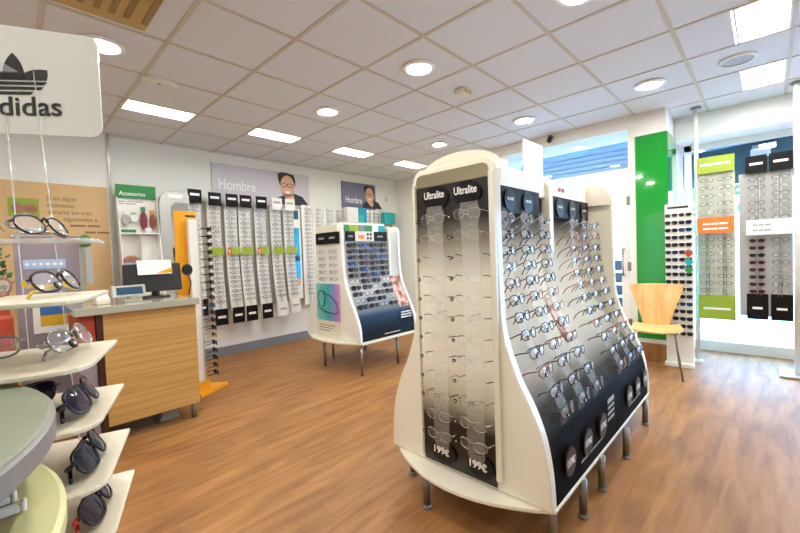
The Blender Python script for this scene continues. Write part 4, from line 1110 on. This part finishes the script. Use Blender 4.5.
# ------------------------------------------------------------------ foreground: acrylic shelves with the brand sign
e1 = Vector((-.32, -.947, 0)); e2 = Vector((-.947, .32, 0))
SH = [(.1675, 1.058, 1.335, .0), (.168, 1.052, 1.226, 0), (.176, 1.039, 1.116, 0), (.181, 1.029, 1.019, 1), (.186, 1.02, .92, 1), (.189, 1.013, .829, 1)]
S = root('acrylic_shelf_stand', (.0, 1.05, 0), 'clear acrylic shelf stand with a white brand sign on top in the foreground', 'display stand')
for k, (x, y, z, cut) in enumerate(SH):
    T = Vector((x, y, 0)); dep = .26; Lf = .20 if cut else .42
    if k == 0: dep = .10
    pts = [T, T+e1*(dep-.05)]
    c = T+e1*(dep-.05)+e2*.05
    pts += [c-e2*.05*cos(a)+e1*.05*sin(a) for a in (PI/8, PI/4, 3*PI/8)]
    pts += [T+e1*dep+e2*.05, T+e1*dep+e2*Lf, T+e2*Lf]
    build('shelf', MB().prism([(p.x, p.y) for p in pts], 'z', z-.008, z), 'shelf' if k else 'frost', S, bevel=.002)
def wire(px0, px1, nm='wire'):
    build(nm, MB().tube([px0, px1], .0011, 6), 'rod', S)
wire((.072, 1.16, 1.78), (.104, 1.008, .825))
wire((.025, 1.21, 1.78), (.043, 1.062, .825))
build('back_post', MB().box(-.30, -.26, 1.16, 1.20, .031, 1.8), 'rod', S)
build('foot', MB().box(-.42, -.14, 1.08, 1.28, 0, .03), 'offwhite', S)
arm = MB()
for (x, y, z, cut) in SH[1:3]: arm.tube([(-.28, 1.12, z-.014), (-.20, 1.13, z-.014)], .005)
# sign, in its own frame: x to the right edge, face -y
TH = math.atan2(-.62, .78)
sx_, sz0, sz1, rr_ = .30, 1.565, 1.785, .02
poly = [(-sx_, sz0+.012), (-rr_, sz0)]+[(-rr_+rr_*sin(a), sz0+rr_-rr_*cos(a)) for a in (PI/6, PI/3, PI/2)]+[(0, sz1-rr_)]+[(-rr_+rr_*cos(a), sz1-rr_+rr_*sin(a)) for a in (PI/6, PI/3, PI/2)]+[(-sx_, sz1+.03)]
so = build('sign', MB().prism(poly, 'y', 0, .003), plain('sign_card', '#dcdad0', .3, coat=.4), S, local=True, loc=Vector((.176, 1.068, 0))-ORG[S.name], rz=TH)
text('adidas', (-.152, -.0015, 1.628), None, .058, 'blackink', so, local=True, rot=(PI/2, 0, 0), width=.148, bold=.008)
lg = MB(); lx, lz = -.168, 1.650
def leafpoly(ang, L, W, n=9):
    out = []
    for k in range(n+1):
        s_ = k/n; out.append((W*sin(PI*s_)**.8, L*s_))
    for k in range(n-1, 0, -1):
        s_ = k/n; out.append((-W*sin(PI*s_)**.8, L*s_))
    ca, sa = cos(ang), sin(ang)
    return [(lx+x*ca+z*sa, lz-x*sa+z*ca) for x, z in out]
for ang, L, W in ((0, .094, .021), (.85, .088, .025), (-.85, .088, .025)):
    pp2 = [(x, max(z, lz+.036)) for x, z in leafpoly(ang, L, W)]
    q = []
    for p in pp2:
        if not q or (abs(p[0]-q[-1][0])+abs(p[1]-q[-1][1])) > 1e-5: q.append(p)
    lg.prism(q, 'y', -.0012, -.0002)
for k in range(3):
    zz = lz+.026-.0105*k; hw_ = [.064, .056, .036][k]
    lg.prism([(lx-hw_, zz+.0065), (lx+hw_, zz+.0065), (lx+hw_-.006, zz), (lx-hw_+.006, zz)], 'y', -.0012, -.0002)
build('logo', lg, 'blackink', so, local=True)
bk = build('bracket', MB().prism([(-.30, 1.80), (-.145, 1.695), (-.30, 1.695)], 'y', -.02, -.016), 'clear', so, local=True)
# glasses on the shelves, facing out over the shelf edge
rzs = math.atan2(.947, .32)-0  # -Y local -> outwards
out_dir = Vector((.947, -.32, 0)); rzs = math.atan2(out_dir.x, -out_dir.y)
def on_shelf(k, a, b, lb, style, fm_, lm_, dz_=.021, tilt=0., rz=None, dy=.09, sc=1., tg=None, folded=False, tmat=None):
    x, y, z, _ = SH[k]
    p = Vector((x, y, 0))+e1*a+e2*b
    o = spectacles((p.x, p.y, z+dz_), lb, 'glasses on the acrylic shelves', style, fm_, lm_, rz=rzs if rz is None else rz, tilt=tilt, dy=dy, dz=-.024 if dz_ < .03 else -.028, tagpos=tg, scale=sc, folded=folded, tmat=tmat, cat='sunglasses' if style == 'sun' and lm_ != 'lens' else 'glasses')
    bpy.context.view_layer.update()
    lo = min((c.matrix_world @ v.co).z for c in o.children for v in c.data.vertices)
    o.location.z += z+.0006-lo
    return o
on_shelf(0, .045, .085, 'black and silver glasses on the highest clear shelf', 'full', 'f_black', 'lens', .024, rz=rzs-.35, tilt=-.5, folded=True, tmat='f_silver', sc=1.1)
on_shelf(1, .12, .05, 'black glasses with yellow temples on the shelf below the highest', 'full', 'f_black', 'lens', .024, rz=rzs-.25, tilt=-.5, folded=True, tmat='f_yellow', sc=1.1, tg=(-.03, -.006, -.012))
on_shelf(2, .10, .05, 'shiny silver glasses on the middle shelf level with the counter top', 'full', 'f_silver', 'lens', .024, rz=rzs-.2, tilt=-.5, folded=True, sc=1.15, tg=(-.03, -.006, -.012))
on_shelf(3, .145, .034, 'blue-lens dark sunglasses on the shelf beside the round table top', 'sun', 'f_gun', 'sunviolet', .030, tilt=-.5, folded=True, sc=1.1)
on_shelf(4, .15, .033, 'black sunglasses with blue reflections on the second lowest shelf', 'sun', 'f_black', 'sunnavy', .030, tilt=-.5, folded=True, sc=1.1)
on_shelf(5, .145, .033, 'black sunglasses with red temples on the lowest visible shelf', 'sun', 'f_black', 'sunlens', .030, tilt=-.5, folded=True, tmat='f_orange', sc=1.1)
on_shelf(0, .05, .215, 'rose wire glasses at the hidden end of the highest shelf', 'full', 'f_rose', 'lens', .0225, rz=rzs-1.1)
on_shelf(1, .10, .185, 'thin brown wire glasses beside the yellow pair on their shelf', 'full', 'f_rose', 'lens', .0225, rz=rzs-1.1)
on_shelf(2, .10, .185, 'pale clear glasses beside the silver pair on the middle shelf', 'full', 'f_clear', 'lens', .0225, rz=rzs-1.1)
on_shelf(3, .10, .15, 'brown sunglasses half hidden behind the round table top', 'sun', 'f_brown', 'sunlens', .0245, rz=rzs-1.1, dy=.07)

# round tiered table
t = root('round_display_table', (-.38, .70, 0), 'round two-tier display table with a sage grey top at the lower picture corner', 'table')
def ring(R, z0, z1, c=(-.38, .70)): return MB().lathe([(R-.006, z0), (R, z0+.004), (R, z1-.004), (R-.006, z1)], (c[0], c[1], 0), 96)
build('top_band', ring(.425, 1.068, 1.0985), 'discedge', t)
build('top', MB().lathe([(.421, 0), (.418, .0018)], (-.38, .70, 1.0987), 96), 'disctop', t)
lt = build('lower_tier', ring(.43, .955, .98), 'discyel', t)
build('lower_mat', MB().lathe([(.385, 0), (.384, .0015)], (-.38, .70, .9803), 96), 'discin', lt)
build('column', MB().lathe([(.30, .03), (.06, .05), (.06, 1.066), (.2, 1.067)], (-.38, .70, 0), 32), 'discyel', t)
build('foot', MB().lathe([(.34, 0), (.33, .029)], (-.38, .70, 0), 48), 'discedge', t)
for k, (x, y) in enumerate(((-.008, .70), (.0, .665))):
    q = root('white_clip', (x, y, .982), ['small white plastic clip lying further back on the yellow tier', 'small white plastic clip lying nearer on the yellow tier'][k], 'clip', 'white clips on the round table')
    build('arm', MB().box(x-.05, x+.006, y-.005, y+.005, .9825, .993), 'white', q, bevel=.002)
    build('jaw', MB().box(x+.0065, x+.012, y-.006, y+.006, .9825, .996), 'white', q, bevel=.002)

# ------------------------------------------------------------------ light
W_ = bpy.data.worlds.new('sky'); SC.world = W_; W_.use_nodes = True
nt = W_.node_tree; nt.nodes.clear()
o_ = nt.nodes.new('ShaderNodeOutputWorld'); bg = nt.nodes.new('ShaderNodeBackground')
bg.inputs[0].default_value = (.36, .63, 1., 1); bg.inputs[1].default_value = 14.
nt.links.new(bg.outputs[0], o_.inputs[0])

SC.view_settings.view_transform = 'Standard'; SC.view_settings.look = 'None'
SC.view_settings.gamma = 1.; SC.view_settings.exposure = .5; SC.view_settings.use_curve_mapping = False
